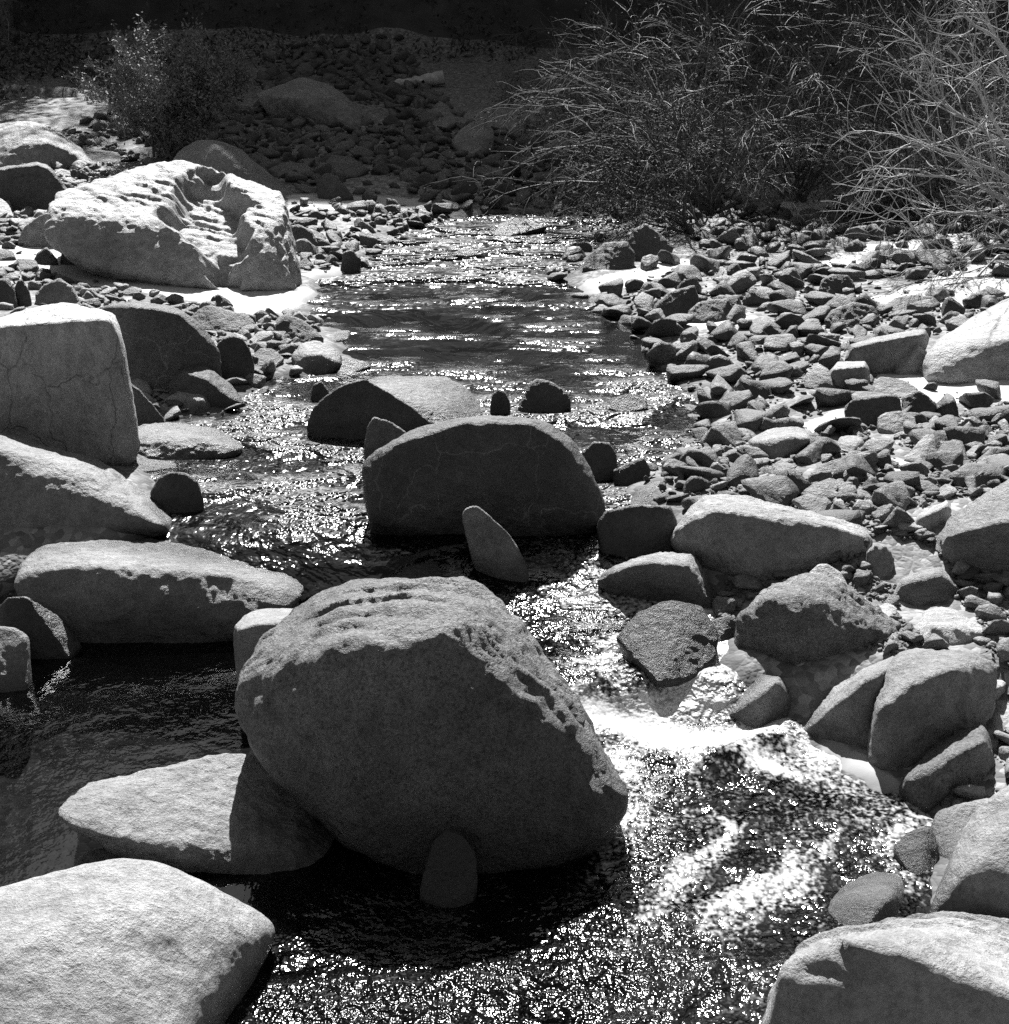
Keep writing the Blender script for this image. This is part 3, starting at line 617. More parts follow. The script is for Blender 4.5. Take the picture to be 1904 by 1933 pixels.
rock('knobbly grey rock at the water edge just below the pale humped boulder',
     [(1126, 1097), (1144, 1074), (1179, 1059), (1242, 1044), (1302, 1045), (1320, 1061), (1333, 1089), (1352, 1125), (1346, 1155), (1280, 1146), (1190, 1130), (1138, 1110)],
     [(1185, 1071, .2), (1240, 1062, .15), (1302, 1070, .15), (1336, 1114, .15)], .5, crest=.5, mat='grey', p=18, rough=1.6)
rock('big rough speckled boulder with broken lit slope, centre of the right bank',
     [(1390, 1168), (1434, 1123), (1483, 1095), (1528, 1083), (1553, 1088), (1598, 1105), (1648, 1144), (1690, 1180), (1697, 1198), (1690, 1217), (1590, 1240), (1500, 1260), (1440, 1245), (1400, 1208)],
     [(1450, 1130, .2), (1506, 1118, .15), (1572, 1150, .15), (1640, 1192, .15), (1500, 1200, 0)], .85, crest=.5, mat='speck', p=15, rough=1.9, steps=1.2)
rock('smooth pale round top peeping over the rough speckled boulder',
     [(1526, 1080), (1542, 1065), (1563, 1064), (1588, 1081), (1600, 1105), (1590, 1125), (1530, 1120)], (), .35, base=(1560, 1150), mat='pale', cat='rock', name='stone', p=12, rough=.4)
rock('small dark angular rock at the left foot of the rough speckled boulder',
     [(1328, 1195), (1343, 1172), (1378, 1160), (1391, 1173), (1387, 1202), (1353, 1218)], (), .3, crest=.4, mat='dark', cat='rock', name='stone', p=24)
rock('pale striated wedge with bright top edge, behind the pale rounded boulder',
     [(1682, 1134), (1692, 1104), (1703, 1091), (1741, 1077), (1773, 1070), (1783, 1077), (1810, 1113), (1823, 1124), (1790, 1145), (1734, 1148)],
     [(1704, 1098, .15), (1741, 1089, .12), (1775, 1083, .12), (1806, 1116, .2)], .6, crest=.45, mat='band', p=30, cat='rock')
rock('flat tilted slab with bright edge behind the striated wedge',
     [(1658, 1108), (1668, 1089), (1690, 1070), (1735, 1062), (1775, 1056), (1768, 1085), (1700, 1118)], (), .5, crest=.5, mat='band', p=26, cat='rock', name='stone')
rock('pale rounded boulder with a bright lumpy top near the right edge',
     [(1716, 1203), (1725, 1176), (1746, 1152), (1768, 1142), (1791, 1144), (1818, 1154), (1858, 1170), (1898, 1191), (1868, 1214), (1802, 1222), (1746, 1221)],
     [(1724, 1200, .2), (1759, 1182, .12), (1809, 1184, .1), (1858, 1194, .12)], .7, crest=.6, mat='pale', p=18, rough=1.1)
rock('long slab boulder with a wide sunlit band along its curved edge beside the rapids',
     [(1510, 1388), (1534, 1345), (1577, 1298), (1611, 1276), (1650, 1253), (1690, 1239), (1690, 1300), (1668, 1385), (1645, 1436), (1590, 1422), (1540, 1400)],
     [(1538, 1362, .2), (1587, 1323, .15), (1628, 1286, .15), (1668, 1266, .2)], .9, crest=.55, base=(1600, 1428), mat='grey', p=22)
rock('angular boulder with a broken notch in its lit shoulder, joined to the long slab boulder',
     [(1640, 1445), (1640, 1370), (1652, 1315), (1672, 1268), (1692, 1239), (1716, 1229), (1766, 1229), (1836, 1234), (1866, 1246), (1882, 1264), (1874, 1340), (1800, 1425), (1750, 1455), (1690, 1462), (1652, 1457)],
     [(1656, 1345, .08), (1700, 1300, .14), (1745, 1282, .14), (1722, 1256, .3), (1800, 1262, .2)], .95, crest=.5, base=(1710, 1460), mat='grey', p=26, rough=1.3)
rock('tilted wet wedge rock with lit top standing at the edge of the white water',
     [(1363, 1354), (1413, 1275), (1476, 1270), (1498, 1301), (1509, 1350), (1490, 1370), (1434, 1378)], [(1380, 1350, .15), (1430, 1312, .12), (1466, 1284, .15)], .6, crest=.6, mat='grey', p=26, rough=1.3, cat='rock')
rock('small wet rock between the wet wedge and the long slab boulder',
     [(1508, 1346), (1536, 1306), (1572, 1300), (1580, 1325), (1550, 1352), (1520, 1358)], (), .35, crest=.6, mat='dark', cat='rock', name='stone', wet=1.)
rock('square dark speckled block with a pale ledge on top, right bank below the slab boulder',
     [(1695, 1492), (1707, 1461), (1763, 1405), (1812, 1380), (1850, 1370), (1865, 1388), (1876, 1441), (1852, 1492), (1745, 1532), (1703, 1510)],
     [(1713, 1470, .12), (1765, 1452, .1), (1800, 1426, .12), (1858, 1399, .2)], .75, crest=.55, mat='speck', p=26, rough=1.2)
rock('pale tilted slab at the right edge above the square speckled block',
     [(1847, 1374), (1862, 1316), (1880, 1274), (1940, 1285), (1950, 1395), (1880, 1400), (1860, 1397)], (), .6, crest=.8, mat='pale', p=26, cat='rock')
rock('pale broken block at the right edge behind the tilted slab',
     [(1810, 1286), (1828, 1269), (1905, 1275), (1900, 1310), (1862, 1332), (1828, 1322)], [(1830, 1290, .1), (1890, 1296, .1)], .5, crest=.6, base=(1855, 1345), mat='pale', p=26, cat='rock', name='stone')
rock('finger shaped upright pebble beside the pale broken block',
     [(1807, 1330), (1811, 1301), (1825, 1301), (1829, 1330), (1841, 1360), (1818, 1362)], (), .15, crest=.3, base=(1830, 1372), mat='pale', cat='rock', name='stone', p=14)
rock('dark rock with rounded pale cap left of the finger shaped pebble',
     [(1757, 1330), (1768, 1316), (1785, 1322), (1803, 1340), (1806, 1377), (1780, 1394), (1763, 1362)], [(1770, 1330, .15), (1798, 1348, .15)], .35, crest=.5, mat='grey', cat='rock', name='stone', p=18)
rock('smooth pale rock half hidden at the right edge below the tilted slab',
     [(1836, 1503), (1855, 1459), (1880, 1439), (1945, 1414), (1960, 1505), (1880, 1518)], (), .5, crest=.7, mat='pale', cat='rock', name='stone', p=14)
rock('grey boulder under the square speckled block',
     [(1757, 1602), (1759, 1552), (1772, 1531), (1806, 1519), (1870, 1505), (1905, 1530), (1885, 1625), (1800, 1645)], (), .55, crest=.55, base=(1800, 1650), mat='grey', p=18)
rock('dark wet rock at the waterline below the square speckled block',
     [(1688, 1598), (1716, 1571), (1757, 1559), (1772, 1600), (1767, 1655), (1730, 1668), (1698, 1632)], (), .45, crest=.45, mat='dark', cat='rock', p=20, wet=.7)
rock('large rounded speckled boulder bulging in from the right edge',
     [(1753, 1728), (1778, 1670), (1788, 1630), (1815, 1558), (1868, 1503), (1910, 1476), (2010, 1450), (2040, 1600), (2020, 1745), (1900, 1760), (1790, 1750)], [(1832, 1640, .1), (1900, 1562, .2), (1950, 1650, .04)], .95, crest=.45, base=(1830, 1752), mat='grey', p=12, rough=.6)
rock('big angular boulder with flaked white top and flat shaded face at the lower right corner',
     [(1440, 1995, .06), (1455, 1932, .1), (1462, 1878, .14), (1483, 1821, .3), (1514, 1797, .5), (1570, 1765, .75), (1644, 1748, .9), (1745, 1734, 1), (1833, 1727, 1), (1904, 1726, 1), (2030, 1738, 1), (2080, 1850, .5), (2080, 2030, 0), (1700, 2090, 0), (1480, 2070, 0)],
     [(1476, 1850, .1), (1492, 1832, .1), (1567, 1788, .13), (1660, 1780, .13), (1705, 1812, .1), (1800, 1848, .08), (1905, 1882, .06), (2000, 1910, .05), (1560, 1930, .03), (1700, 1980, 0)], 1.25, base=(1650, 2080), mat='pale', p=24, rough=.9, steps=1.1)
rock('wet pale rounded rock with water sheeting over it, just upstream of the lower right boulder',
     [(1498, 1745), (1540, 1702), (1590, 1665), (1650, 1644), (1700, 1650), (1720, 1682), (1718, 1722), (1700, 1768), (1600, 1785), (1528, 1772)], [(1600, 1705, .25), (1680, 1692, .25)], .6, crest=.65, mat='grey', cat='rock', p=13, wet=.5, rough=.7)
rock('smooth rock barely breaking the glittering surface, bottom centre',
     [(950, 1770), (975, 1740), (1020, 1728), (1080, 1744), (1112, 1776), (1080, 1802), (990, 1804)], (), .45, crest=.8, mat='grey', cat='rock', name='stone', p=11, wet=.8, rough=.4, lift=.025)
rock('low wet rock at the very bottom edge, centre',
     [(765, 1935), (800, 1900), (850, 1887), (900, 1899), (935, 1932), (850, 1955)], (), .4, crest=.7, mat='dark', cat='rock', name='stone', p=11, wet=1., lift=.02)
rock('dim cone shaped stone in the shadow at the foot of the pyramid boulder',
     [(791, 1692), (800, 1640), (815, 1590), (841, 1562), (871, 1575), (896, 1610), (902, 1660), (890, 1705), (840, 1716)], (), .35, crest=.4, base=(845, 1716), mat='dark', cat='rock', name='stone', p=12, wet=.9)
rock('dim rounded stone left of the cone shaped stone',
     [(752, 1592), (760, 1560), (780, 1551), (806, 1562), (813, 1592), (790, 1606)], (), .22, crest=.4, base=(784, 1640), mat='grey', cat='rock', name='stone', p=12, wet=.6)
rock('pale pebble between the two dim stones in the shadow',
     [(769, 1614), (776, 1607), (790, 1607), (795, 1616), (785, 1623), (772, 1622)], (), .07, base=(782, 1650), mat='pale', cat='rock', name='stone', p=10)
rock('dark rock splashed by white water in the middle of the rapids',
     [(1163, 1240), (1200, 1192), (1260, 1168), (1322, 1178), (1353, 1230), (1348, 1282), (1300, 1316), (1240, 1322), (1208, 1276)], (), .6, crest=.6, mat='dark', cat='rock', p=18, wet=1., rough=.9, lift=.09)
rock('sunlit topped boulder cut by the left edge beside the black pool',
     [(-70, 1190), (0, 1181), (36, 1187), (55, 1203), (57, 1242), (52, 1305), (-70, 1320)], (), .5, crest=.5, mat='grey', p=16, rough=.6)
rock('long low slab with thin bright top, left of the big pale smooth boulder',
     [(1593, 684), (1607, 652), (1640, 640), (1703, 627), (1745, 621), (1753, 640), (1741, 672), (1690, 704), (1640, 708), (1600, 694)], [(1612, 656, .1), (1700, 637, .1), (1740, 632, .15)], .7, crest=.45, mat='grey', p=30)
rock('pale leaning wedge between the long low slab and the big pale right edge boulder',
     [(1688, 692), (1693, 668), (1703, 653), (1729, 647), (1752, 668), (1753, 704), (1695, 708)], [(1716, 682, .1), (1731, 652, .3)], .4, crest=.5, mat='pale', p=28, cat='rock', name='stone')
rock('big pale smooth boulder with dark underside at the right edge, above the sand patch',
     [(1751, 668, .15), (1773, 642, .4), (1803, 619, .55), (1863, 587, .8), (1904, 562, .95), (2000, 530, 1), (2060, 620, .5), (2040, 715, 0), (1904, 720, 0), (1843, 725, 0), (1791, 721, 0), (1756, 707, .02)],
     [(1775, 660, .12), (1815, 656, .1), (1845, 648, .1), (1904, 642, .08), (2000, 640, .08)], 1.5, base=(1850, 724), mat='pale', p=18, rough=.8)
rock('white topped flat block with dark front, left of the sand patch',
     [(1565, 702), (1581, 683), (1632, 683), (1641, 700), (1641, 732), (1580, 737), (1560, 726)], [(1572, 698, .1), (1633, 692, .1)], .4, crest=.7, mat='pale', p=30, cat='rock', name='stone')
rock('grey sloping block at the left end of the sand patch',
     [(1642, 744), (1651, 717), (1663, 711), (1703, 717), (1732, 734), (1728, 748), (1663, 752)], (), .4, crest=.5, mat='band', p=24, cat='rock', name='stone')
rock('dark coarse grained double block below the sand patch',
     [(1595, 766), (1609, 755), (1640, 752), (1683, 745), (1697, 750), (1702, 774), (1700, 806), (1598, 808)], (), .45, crest=.25, mat='dark', p=26, cat='rock', name='stone', rough=1.4)
rock('dark rounded block right of the coarse grained double block',
     [(1702, 750), (1733, 738), (1754, 750), (1768, 764), (1762, 786), (1708, 790)], (), .4, crest=.3, mat='dark', p=20, cat='rock', name='stone')
rock('dark rock with frosted bright rim below the coarse grained double block',
     [(1657, 788), (1670, 779), (1699, 776), (1727, 789), (1730, 812), (1690, 820), (1660, 812)], (), .35, crest=.4, mat='grey', p=22, cat='rock', name='stone')
rock('bright white angled chip of rock, brightest on the right gravel bar',
     [(1672, 844), (1697, 807), (1705, 803), (1727, 812), (1704, 838), (1690, 848)], (), .4, crest=.95, mat='pale', p=28, cat='rock', name='stone')
rock('dark arrowhead rock with pale top right of the bright white chip',
     [(1707, 868), (1730, 838), (1749, 821), (1763, 821), (1769, 850), (1768, 866), (1735, 874)], (), .35, crest=.6, mat='grey', p=28, cat='rock', name='stone')
rock('squat pale capped rock left of the bright white chip',
     [(1575, 846), (1585, 825), (1601, 821), (1630, 826), (1635, 844), (1610, 856), (1580, 856)], [(1588, 836, .2), (1625, 835, .2)], .35, crest=.6, mat='grey', p=18, cat='rock', name='stone')
rock('long narrow tilted slab with lit upper edge in the middle of the right gravel bar',
     [(1533, 902), (1546, 878), (1600, 861), (1652, 848), (1657, 870), (1600, 903), (1558, 912)], (), .4, crest=.4, mat='band', p=28, cat='rock', name='stone')
rock('broad low grey boulder with bright flat top beside the end of the riffle',
     [(1410, 832), (1450, 811), (1500, 801), (1531, 814), (1537, 846), (1502, 868), (1460, 875), (1428, 853)], [(1430, 834, .15), (1482, 824, .12), (1525, 828, .15)], .7, crest=.9, mat='grey', p=20, cat='rock')
rock('large layered grey boulder at the right edge behind the pale rounded boulder',
     [(1773, 1012), (1792, 984), (1835, 954), (1880, 919), (1920, 894), (2010, 900), (2010, 1100), (1900, 1102), (1830, 1088), (1788, 1045)], [(1786, 1013, .1), (1880, 990, .05), (1960, 980, .05)], .95, crest=.5, base=(1880, 1102), mat='band', p=28, rough=1.3)
rock('blocky pale rock left of the layered grey boulder',
     [(1727, 986), (1732, 971), (1787, 945), (1796, 965), (1786, 993), (1750, 1006)], [(1736, 978, .1), (1785, 955, .15)], .35, crest=.55, mat='pale', p=28, cat='rock', name='stone')
rock('upright knobby grey rock at the right end of the pale humped boulder',
     [(1636, 1040), (1650, 1030), (1673, 1032), (1687, 1055), (1681, 1088), (1660, 1101), (1641, 1082)], (), .3, crest=.4, mat='grey', cat='rock', name='stone', rough=2., p=18)
rock('pale smooth flat stone between the speckled boulder and the striated wedge',
     [(1652, 1148), (1672, 1138), (1692, 1142), (1694, 1165), (1670, 1172)], (), .3, crest=.7, base=(1675, 1178), mat='pale', cat='rock', name='stone', p=14)
rock('dark slanting rock at the head of the right bank, beside the far riffle',
     [(1099, 508), (1109, 484), (1141, 459), (1184, 456), (1200, 480), (1190, 505), (1140, 515)], (), .7, crest=.35, mat='dark', p=26)
rock('dark striped wedge under the bush right of the far riffle',
     [(1185, 452), (1194, 434), (1219, 421), (1250, 445), (1270, 466), (1259, 488), (1200, 492)], (), .7, crest=.35, mat='dark', p=28)
rock('dark mound breaking the surface at the head of the far riffle',
     [(929, 444), (941, 425), (969, 411), (1004, 419), (1033, 428), (1000, 440), (960, 446)], (), .8, crest=.35, mat='dark', p=20, cat='rock')
rock('small dark rock in the middle of the far riffle',
     [(856, 484), (866, 470), (884, 469), (906, 482), (880, 487)], (), .3, crest=.3, mat='dark', cat='rock', name='stone')
rock('dark block standing beside the huge pale boulder by the far riffle',
     [(546, 465), (548, 426), (564, 424), (588, 436), (601, 461), (590, 474), (556, 475)], (), .5, crest=.3, mat='dark', p=24, cat='rock')
rock('upright dark slab at the water edge opposite the huge pale boulder',
     [(642, 513), (647, 476), (665, 472), (681, 488), (676, 512), (660, 516)], (), .35, crest=.3, mat='dark', p=28, cat='rock')
rock('low dark rock beside the upright slab at the far riffle',
     [(559, 504), (564, 494), (578, 487), (592, 501), (584, 508), (566, 508)], (), .3, crest=.3, mat='dark', cat='rock', name='stone')
rock('long dark angular rock lying on the gravel bar below the bushes',
     [(1296, 600), (1300, 586), (1318, 572), (1340, 566), (1375, 564), (1384, 580), (1382, 602), (1340, 612)], (), .6, crest=.3, base=(1340, 610), mat='dark', p=28, cat='rock')
rock('dark peaked rock on the gravel bar nearer the bright sand streak',
     [(1228, 596), (1236, 575), (1262, 552), (1310, 538), (1318, 560), (1314, 590), (1270, 602)], (), .6, crest=.3, base=(1275, 602), mat='dark', p=28, cat='rock')
rock('dark boulder half in the sand high on the gravel bar',
     [(1546, 548), (1550, 530), (1570, 518), (1600, 520), (1614, 540), (1606, 556), (1570, 562)], (), .5, crest=.3, mat='dark', p=22, cat='rock')
rock('dark broken rock in a sand patch left of the big pale right edge boulder',
     [(1668, 578), (1690, 562), (1722, 557), (1760, 560), (1775, 575), (1745, 590), (1690, 590)], (), .6, crest=.3, mat='dark', p=26, cat='rock')
rock('flat dark rock near the top of the gravel bar with a lit long edge',
     [(1616, 492), (1640, 476), (1690, 468), (1706, 478), (1680, 490), (1640, 498)], (), .6, crest=.4, mat='dark', p=26, cat='rock', name='stone')
rock('knobby dark lump of rock in the middle of the upper gravel bar',
     [(1556, 604), (1570, 586), (1610, 571), (1650, 580), (1660, 600), (1640, 620), (1580, 622)], (), .6, crest=.3, mat='dark', p=20, cat='rock', rough=1.8)
# boulders of the shaded far bank
rock('big angular boulder in deep shade on the far left bank, by the leafy bush',
     [(483, 178), (535, 157), (570, 146), (623, 160), (645, 181), (680, 206), (706, 230), (665, 240), (603, 238), (515, 215), (490, 194)], [(545, 185, .1), (630, 182, .12)], 2.2, crest=.5, mat='grey', p=24)
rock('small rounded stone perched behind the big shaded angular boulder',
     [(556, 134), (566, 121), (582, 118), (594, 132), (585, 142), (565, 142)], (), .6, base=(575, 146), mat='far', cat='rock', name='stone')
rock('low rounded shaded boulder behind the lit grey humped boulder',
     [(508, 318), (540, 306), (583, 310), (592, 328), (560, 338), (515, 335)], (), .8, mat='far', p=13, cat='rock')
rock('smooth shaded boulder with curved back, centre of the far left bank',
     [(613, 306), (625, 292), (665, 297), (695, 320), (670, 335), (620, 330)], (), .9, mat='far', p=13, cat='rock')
rock('shaded dome rock with a thin bright rim, at the shadow edge of the far bank',
     [(596, 350), (610, 328), (625, 326), (643, 340), (667, 372), (635, 377), (602, 373)], (), .7, crest=.3, mat='dark', p=13, cat='rock')
FARS = [('leftmost rounded boulder of the shaded boulder row under the far trees', [(807, 212), (830, 190), (847, 200), (860, 222), (835, 228), (812, 224)]),
        ('low boulder in front of the leftmost boulder of the shaded row', [(814, 226), (850, 218), (884, 225), (872, 246), (820, 246)]),
        ('flat topped shaded boulder behind the arched boulder', [(874, 220), (889, 205), (926, 203), (935, 225), (916, 240), (880, 236)]),
        ('broad shaded boulder with sloping right side, next to the flat topped one', [(917, 225), (939, 204), (969, 209), (993, 228), (988, 255), (944, 260), (920, 250)]),
        ('mottled boulder sitting at the back of the shaded row', [(942, 206), (959, 195), (994, 194), (1003, 204), (990, 225), (960, 222)]),
        ('tall rounded boulder in the middle of the shaded row', [(992, 222), (1004, 199), (1024, 193), (1044, 205), (1040, 245), (1004, 248)]),
        ('round topped boulder right behind the tall rounded boulder of the shaded row', [(1034, 208), (1054, 191), (1072, 191), (1086, 208), (1086, 235), (1040, 235)]),
        ('wide cracked boulder at the front of the shaded row', [(1010, 254), (1046, 222), (1084, 214), (1107, 225), (1103, 258), (1034, 272)]),
        ('arched shaded boulder with a paler curved top, front of the shaded row', [(852, 268), (871, 242), (891, 229), (916, 230), (932, 247), (930, 282), (909, 294), (874, 292)]),
        ('small round boulder between the arched and the cracked boulder', [(988, 258), (994, 245), (1009, 244), (1013, 258), (1000, 266)]),
        ('low pale boulder strewn with twigs, below the cracked boulder', [(1014, 283), (1034, 267), (1059, 259), (1105, 264), (1112, 288), (1060, 298), (1024, 294)]),
        ('wide shaded boulder half hidden by the bush twigs', [(1144, 280), (1184, 255), (1234, 254), (1260, 275), (1240, 300), (1170, 300)]),
        ('pointed shaded boulder behind the bush twigs', [(1102, 240), (1121, 217), (1154, 221), (1181, 237), (1150, 280), (1112, 276)])]
for lb, op in FARS: rock(lb, op, (), 1.0, crest=.45, mat='grey', p=14, rough=1.2)
# ------------------------------------------------------------------ loose stones: the largest of each bank as parts, the rest as its gravel
def stone_mesh(k, n=3):
    r = np.random.default_rng(100 + k)
    fl = r.uniform(.28, .75); el = r.uniform(.45, 1.)
    P = r.normal(size=(10, 3)); P /= np.linalg.norm(P, axis=1)[:, None]
    P *= r.uniform(.75, 1.1, (10, 1)) * np.array((1, el, fl))
    V, F = body(P, n, r.uniform(18, 70))
    V = V + vnormals(V, F) * (.05 * fbm(V * 2.4 + 11 * k, 3))[:, None]
    return V / np.abs(V).max(), F
NS = 14
SV = [stone_mesh(k, 3) for k in range(NS)]
SV2 = [stone_mesh(k, 2) for k in range(NS)]
STONE_MATS = ['dark', 'speck', 'grey', 'band', 'dark']
STM = {}
for k in range(NS):
    for mt in set(STONE_MATS) | {'far'}:
        STM[k, mt] = mesh_np('stone', SV[k][0], SV[k][1], M[mt], True)
FT = np.array(FOOT); FT[:, 2:] *= .72
def scatter(name, poly, count, smin, smax, mats, seed, nparts=300, clear_sand=.75, power=2.2, wet_ok=.12):
    r = np.random.default_rng(seed)
    pxy = np.array([on_ground(*p)[:2] for p in poly])
    lo, hi = pxy.min(0), pxy.max(0)
    Q = r.uniform(lo, hi, (count * 30, 2))
    Q = Q[poly_sd(pxy, Q[:, 0], Q[:, 1]) < 0]
    s = smin + (smax - smin) * r.random(len(Q)) ** power
    sa = sand_amount(Q[:, 0], Q[:, 1])
    ok = (sa < .35) | (r.random(len(Q)) > clear_sand + .18)
    sw = poly_sd(SXY, Q[:, 0], Q[:, 1])
    ok &= sw > -wet_ok
    for (fx, fy, frx, fry) in FT:
        ok &= ((Q[:, 0] - fx) / (frx + .5 * s)) ** 2 + ((Q[:, 1] - fy) / (fry + .5 * s)) ** 2 > 1
    Q, s = Q[ok], s[ok]
    Q, s = Q[:int(count * 1.7)], s[:int(count * 1.7)]
    o = np.argsort(-s); Q, s = Q[o], s[o]
    # let the big ones keep their room
    keep = []; cell = {}
    for i in range(len(Q)):
        key = (int(Q[i, 0] // .3), int(Q[i, 1] // .3)); bad = False
        for a in (-1, 0, 1):
            for b_ in (-1, 0, 1):
                for j in cell.get((key[0] + a, key[1] + b_), ()):
                    if np.hypot(*(Q[i] - Q[j])) < .62 * (s[i] + s[j]): bad = True; break
                if bad: break
            if bad: break
        if not bad:
            keep.append(i); cell.setdefault(key, []).append(i)
        if len(keep) >= count: break
    Q, s = Q[keep], s[keep]
    z = ground_z(Q[:, 0], Q[:, 1])
    root = tag(empty(name, (float(Q[:, 0].mean()), float(Q[:, 1].mean()), float(z.mean()))), kind='structure')
    rl = np.array(root.location)
    show = s / Q[:, 1]
    # only those inside the view may be parts
    inv = np.abs(Q[:, 0]) < .345 * Q[:, 1] + .1
    order = np.argsort(-(show * inv))
    BV, BF, nb = [], [], 0
    for c_, i in enumerate(order):
        k = int(r.integers(NS)); rz = r.uniform(0, 6.283); tx, ty = r.normal(0, .28, 2)
        loc = np.array((Q[i, 0], Q[i, 1], z[i] + s[i] * .16))
        if c_ < nparts and inv[i]:
            ob = link('stone', STM[k, mats[int(r.integers(len(mats)))]], root, loc - rl)
            ob.rotation_euler = (tx, ty, rz); ob.scale = (s[i],) * 3
        else:
            V, F = SV2[k]; cz, sz = math.cos(rz), math.sin(rz)
            v = V.copy(); v[:, 2] += ty * v[:, 0] + tx * v[:, 1]
            v = np.stack([v[:, 0] * cz - v[:, 1] * sz, v[:, 0] * sz + v[:, 1] * cz, v[:, 2]], 1) * s[i] + loc - rl
            BV.append(v); BF.append(F + nb); nb += len(v)
    if BV:
        mt = mats[0]
        g = link('gravel', mesh_np('gravel', np.concatenate(BV), np.concatenate(BF), M[mt], True), root); tag(g, kind='stuff')
    return root
scatter('gravel_bar', [(1075, 560), (1130, 520), (1330, 480), (1300, 415), (1500, 400), (1760, 385), (1960, 400), (1960, 470), (1960, 1060), (1700, 1110), (1560, 1090), (1290, 960), (1180, 940), (1170, 880), (1290, 870), (1340, 800), (1300, 740), (1230, 690), (1190, 620)],
        5600, .012, .17, ['dark', 'dark', 'speck', 'dark', 'band', 'dark'], 1, 300, power=4.2)
scatter('stony_bank', [(1340, 1170), (1400, 1050), (1700, 1000), (1960, 1060), (1960, 1560), (1780, 1640), (1700, 1480), (1560, 1380)], 1500, .010, .085, ['grey', 'speck', 'band'], 2, 220, power=2.)
scatter('cobble_bank', [(1290, 930), (1240, 880), (1400, 800), (1960, 800), (1960, 1130), (1700, 1130), (1640, 1090), (1660, 1010), (1480, 930), (1330, 920)], 1500, .010, .085, ['grey', 'speck', 'dark', 'band'], 9, 260, power=2.4)
scatter('pebble_patch', [(1340, 1170), (1290, 930), (1500, 860), (1960, 860), (1960, 1560), (1780, 1640), (1700, 1480), (1560, 1380)], 5200, .006, .024, ['speck'], 12, 0, power=1.6)
scatter('sand_bar_edge', [(-60, 440), (130, 430), (115, 500), (300, 560), (470, 600), (620, 600), (560, 720), (420, 800), (240, 830), (240, 600), (-60, 600)], 1500, .012, .10, ['dark', 'grey', 'speck'], 3, 220, power=2.4, clear_sand=.8)
scatter('upper_bank', [(-60, 330), (-60, 250), (180, 250), (300, 320), (180, 360), (100, 400), (60, 450), (-60, 450)], 1000, .02, .12, ['grey', 'speck', 'dark'], 4, 120)
scatter('riffle_edge', [(550, 385), (700, 378), (850, 395), (830, 415), (770, 440), (720, 470), (700, 505), (620, 530), (565, 520)], 700, .02, .14, ['dark', 'speck', 'dark'], 5, 200, power=2.2, wet_ok=.7)
scatter('riffle_shoals', [(700, 415), (830, 410), (1000, 410), (1170, 415), (1150, 450), (1090, 500), (1060, 545), (960, 500), (820, 470)], 230, .03, .15, ['dark'], 6, 230, power=2.2, wet_ok=9.)
scatter('run_shoals', [(1150, 760), (1300, 760), (1330, 800), (1280, 880), (1170, 930), (1100, 850)], 90, .03, .1, ['dark'], 8, 90, power=1.5, wet_ok=9.)
scatter('far_bank', [(480, 372), (330, 290), (150, 240), (200, 215), (480, 210), (500, 130), (560, 85), (760, 75), (800, 150), (850, 215), (1100, 250), (1330, 300), (1400, 400), (1250, 425), (1180, 410), (1000, 398), (830, 405), (700, 372)], 3400, .03, .2, ['far', 'dark', 'far'], 7, 300, power=2.4)
# ------------------------------------------------------------------ branches, shrubs, trees
class Tubes:
    def __init__(s): s.V, s.F, s.n = [], [], 0
    def add(s, P, r0, r1, k=4):
        P = np.asarray(P, float); m_ = len(P)
        T = np.gradient(P, axis=0); T /= np.linalg.norm(T, axis=1)[:, None] + 1e-9
        a = np.cross(T, (0.31, 0.17, 0.93)); a /= np.linalg.norm(a, axis=1)[:, None] + 1e-9; b = np.cross(T, a)
        r = np.linspace(r0, r1, m_)[:, None]
        ring = [P + r * (math.cos(t) * a + math.sin(t) * b) for t in np.arange(k) * 2 * math.pi / k]
        V = np.stack(ring, 1).reshape(-1, 3)
        i = np.arange((m_ - 1) * k).reshape(m_ - 1, k); j = np.roll(np.arange(k), -1)
        F = np.stack([i, i[:, j], i[:, j] + k, i + k], -1).reshape(-1, 4)
        s.V.append(V); s.F.append(F + s.n); s.n += len(V)
    def build(s, name, mat, parent=None, origin=(0, 0, 0)):
        return link(name, mesh_np(name, np.concatenate(s.V) - np.asarray(origin), np.concatenate(s.F), M[mat], True), parent)
def curve(r, p, d, length, n=9, droop=0., wander=.12, up=0.):
    p = np.array(p, float); d = np.array(d, float); d /= np.linalg.norm(d)
    out = [p.copy()]
    for k in range(n):
        d = d + r.normal(0, wander, 3) + np.array((0, 0, up - droop * (k / n)))
        d /= np.linalg.norm(d); p = p + d * length / n; out.append(p.copy())
    return np.array(out)
def leaves(r, C, size, jitter, per):
    """small two-triangle leaf blades round the points C"""
    P = np.repeat(C, per, 0) + r.normal(0, jitter, (len(C) * per, 3))
    d = r.normal(size=P.shape); d /= np.linalg.norm(d, axis=1)[:, None]
    e = np.cross(d, r.normal(size=P.shape)); e /= np.linalg.norm(e, axis=1)[:, None] + 1e-9
    L_ = size * r.uniform(.6, 1.3, (len(P), 1))
    V = np.stack([P, P + d * L_ * .5 + e * L_ * .2, P + d * L_, P + d * L_ * .5 - e * L_ * .2], 1).reshape(-1, 3)
    return V, np.arange(len(V)).reshape(-1, 4)

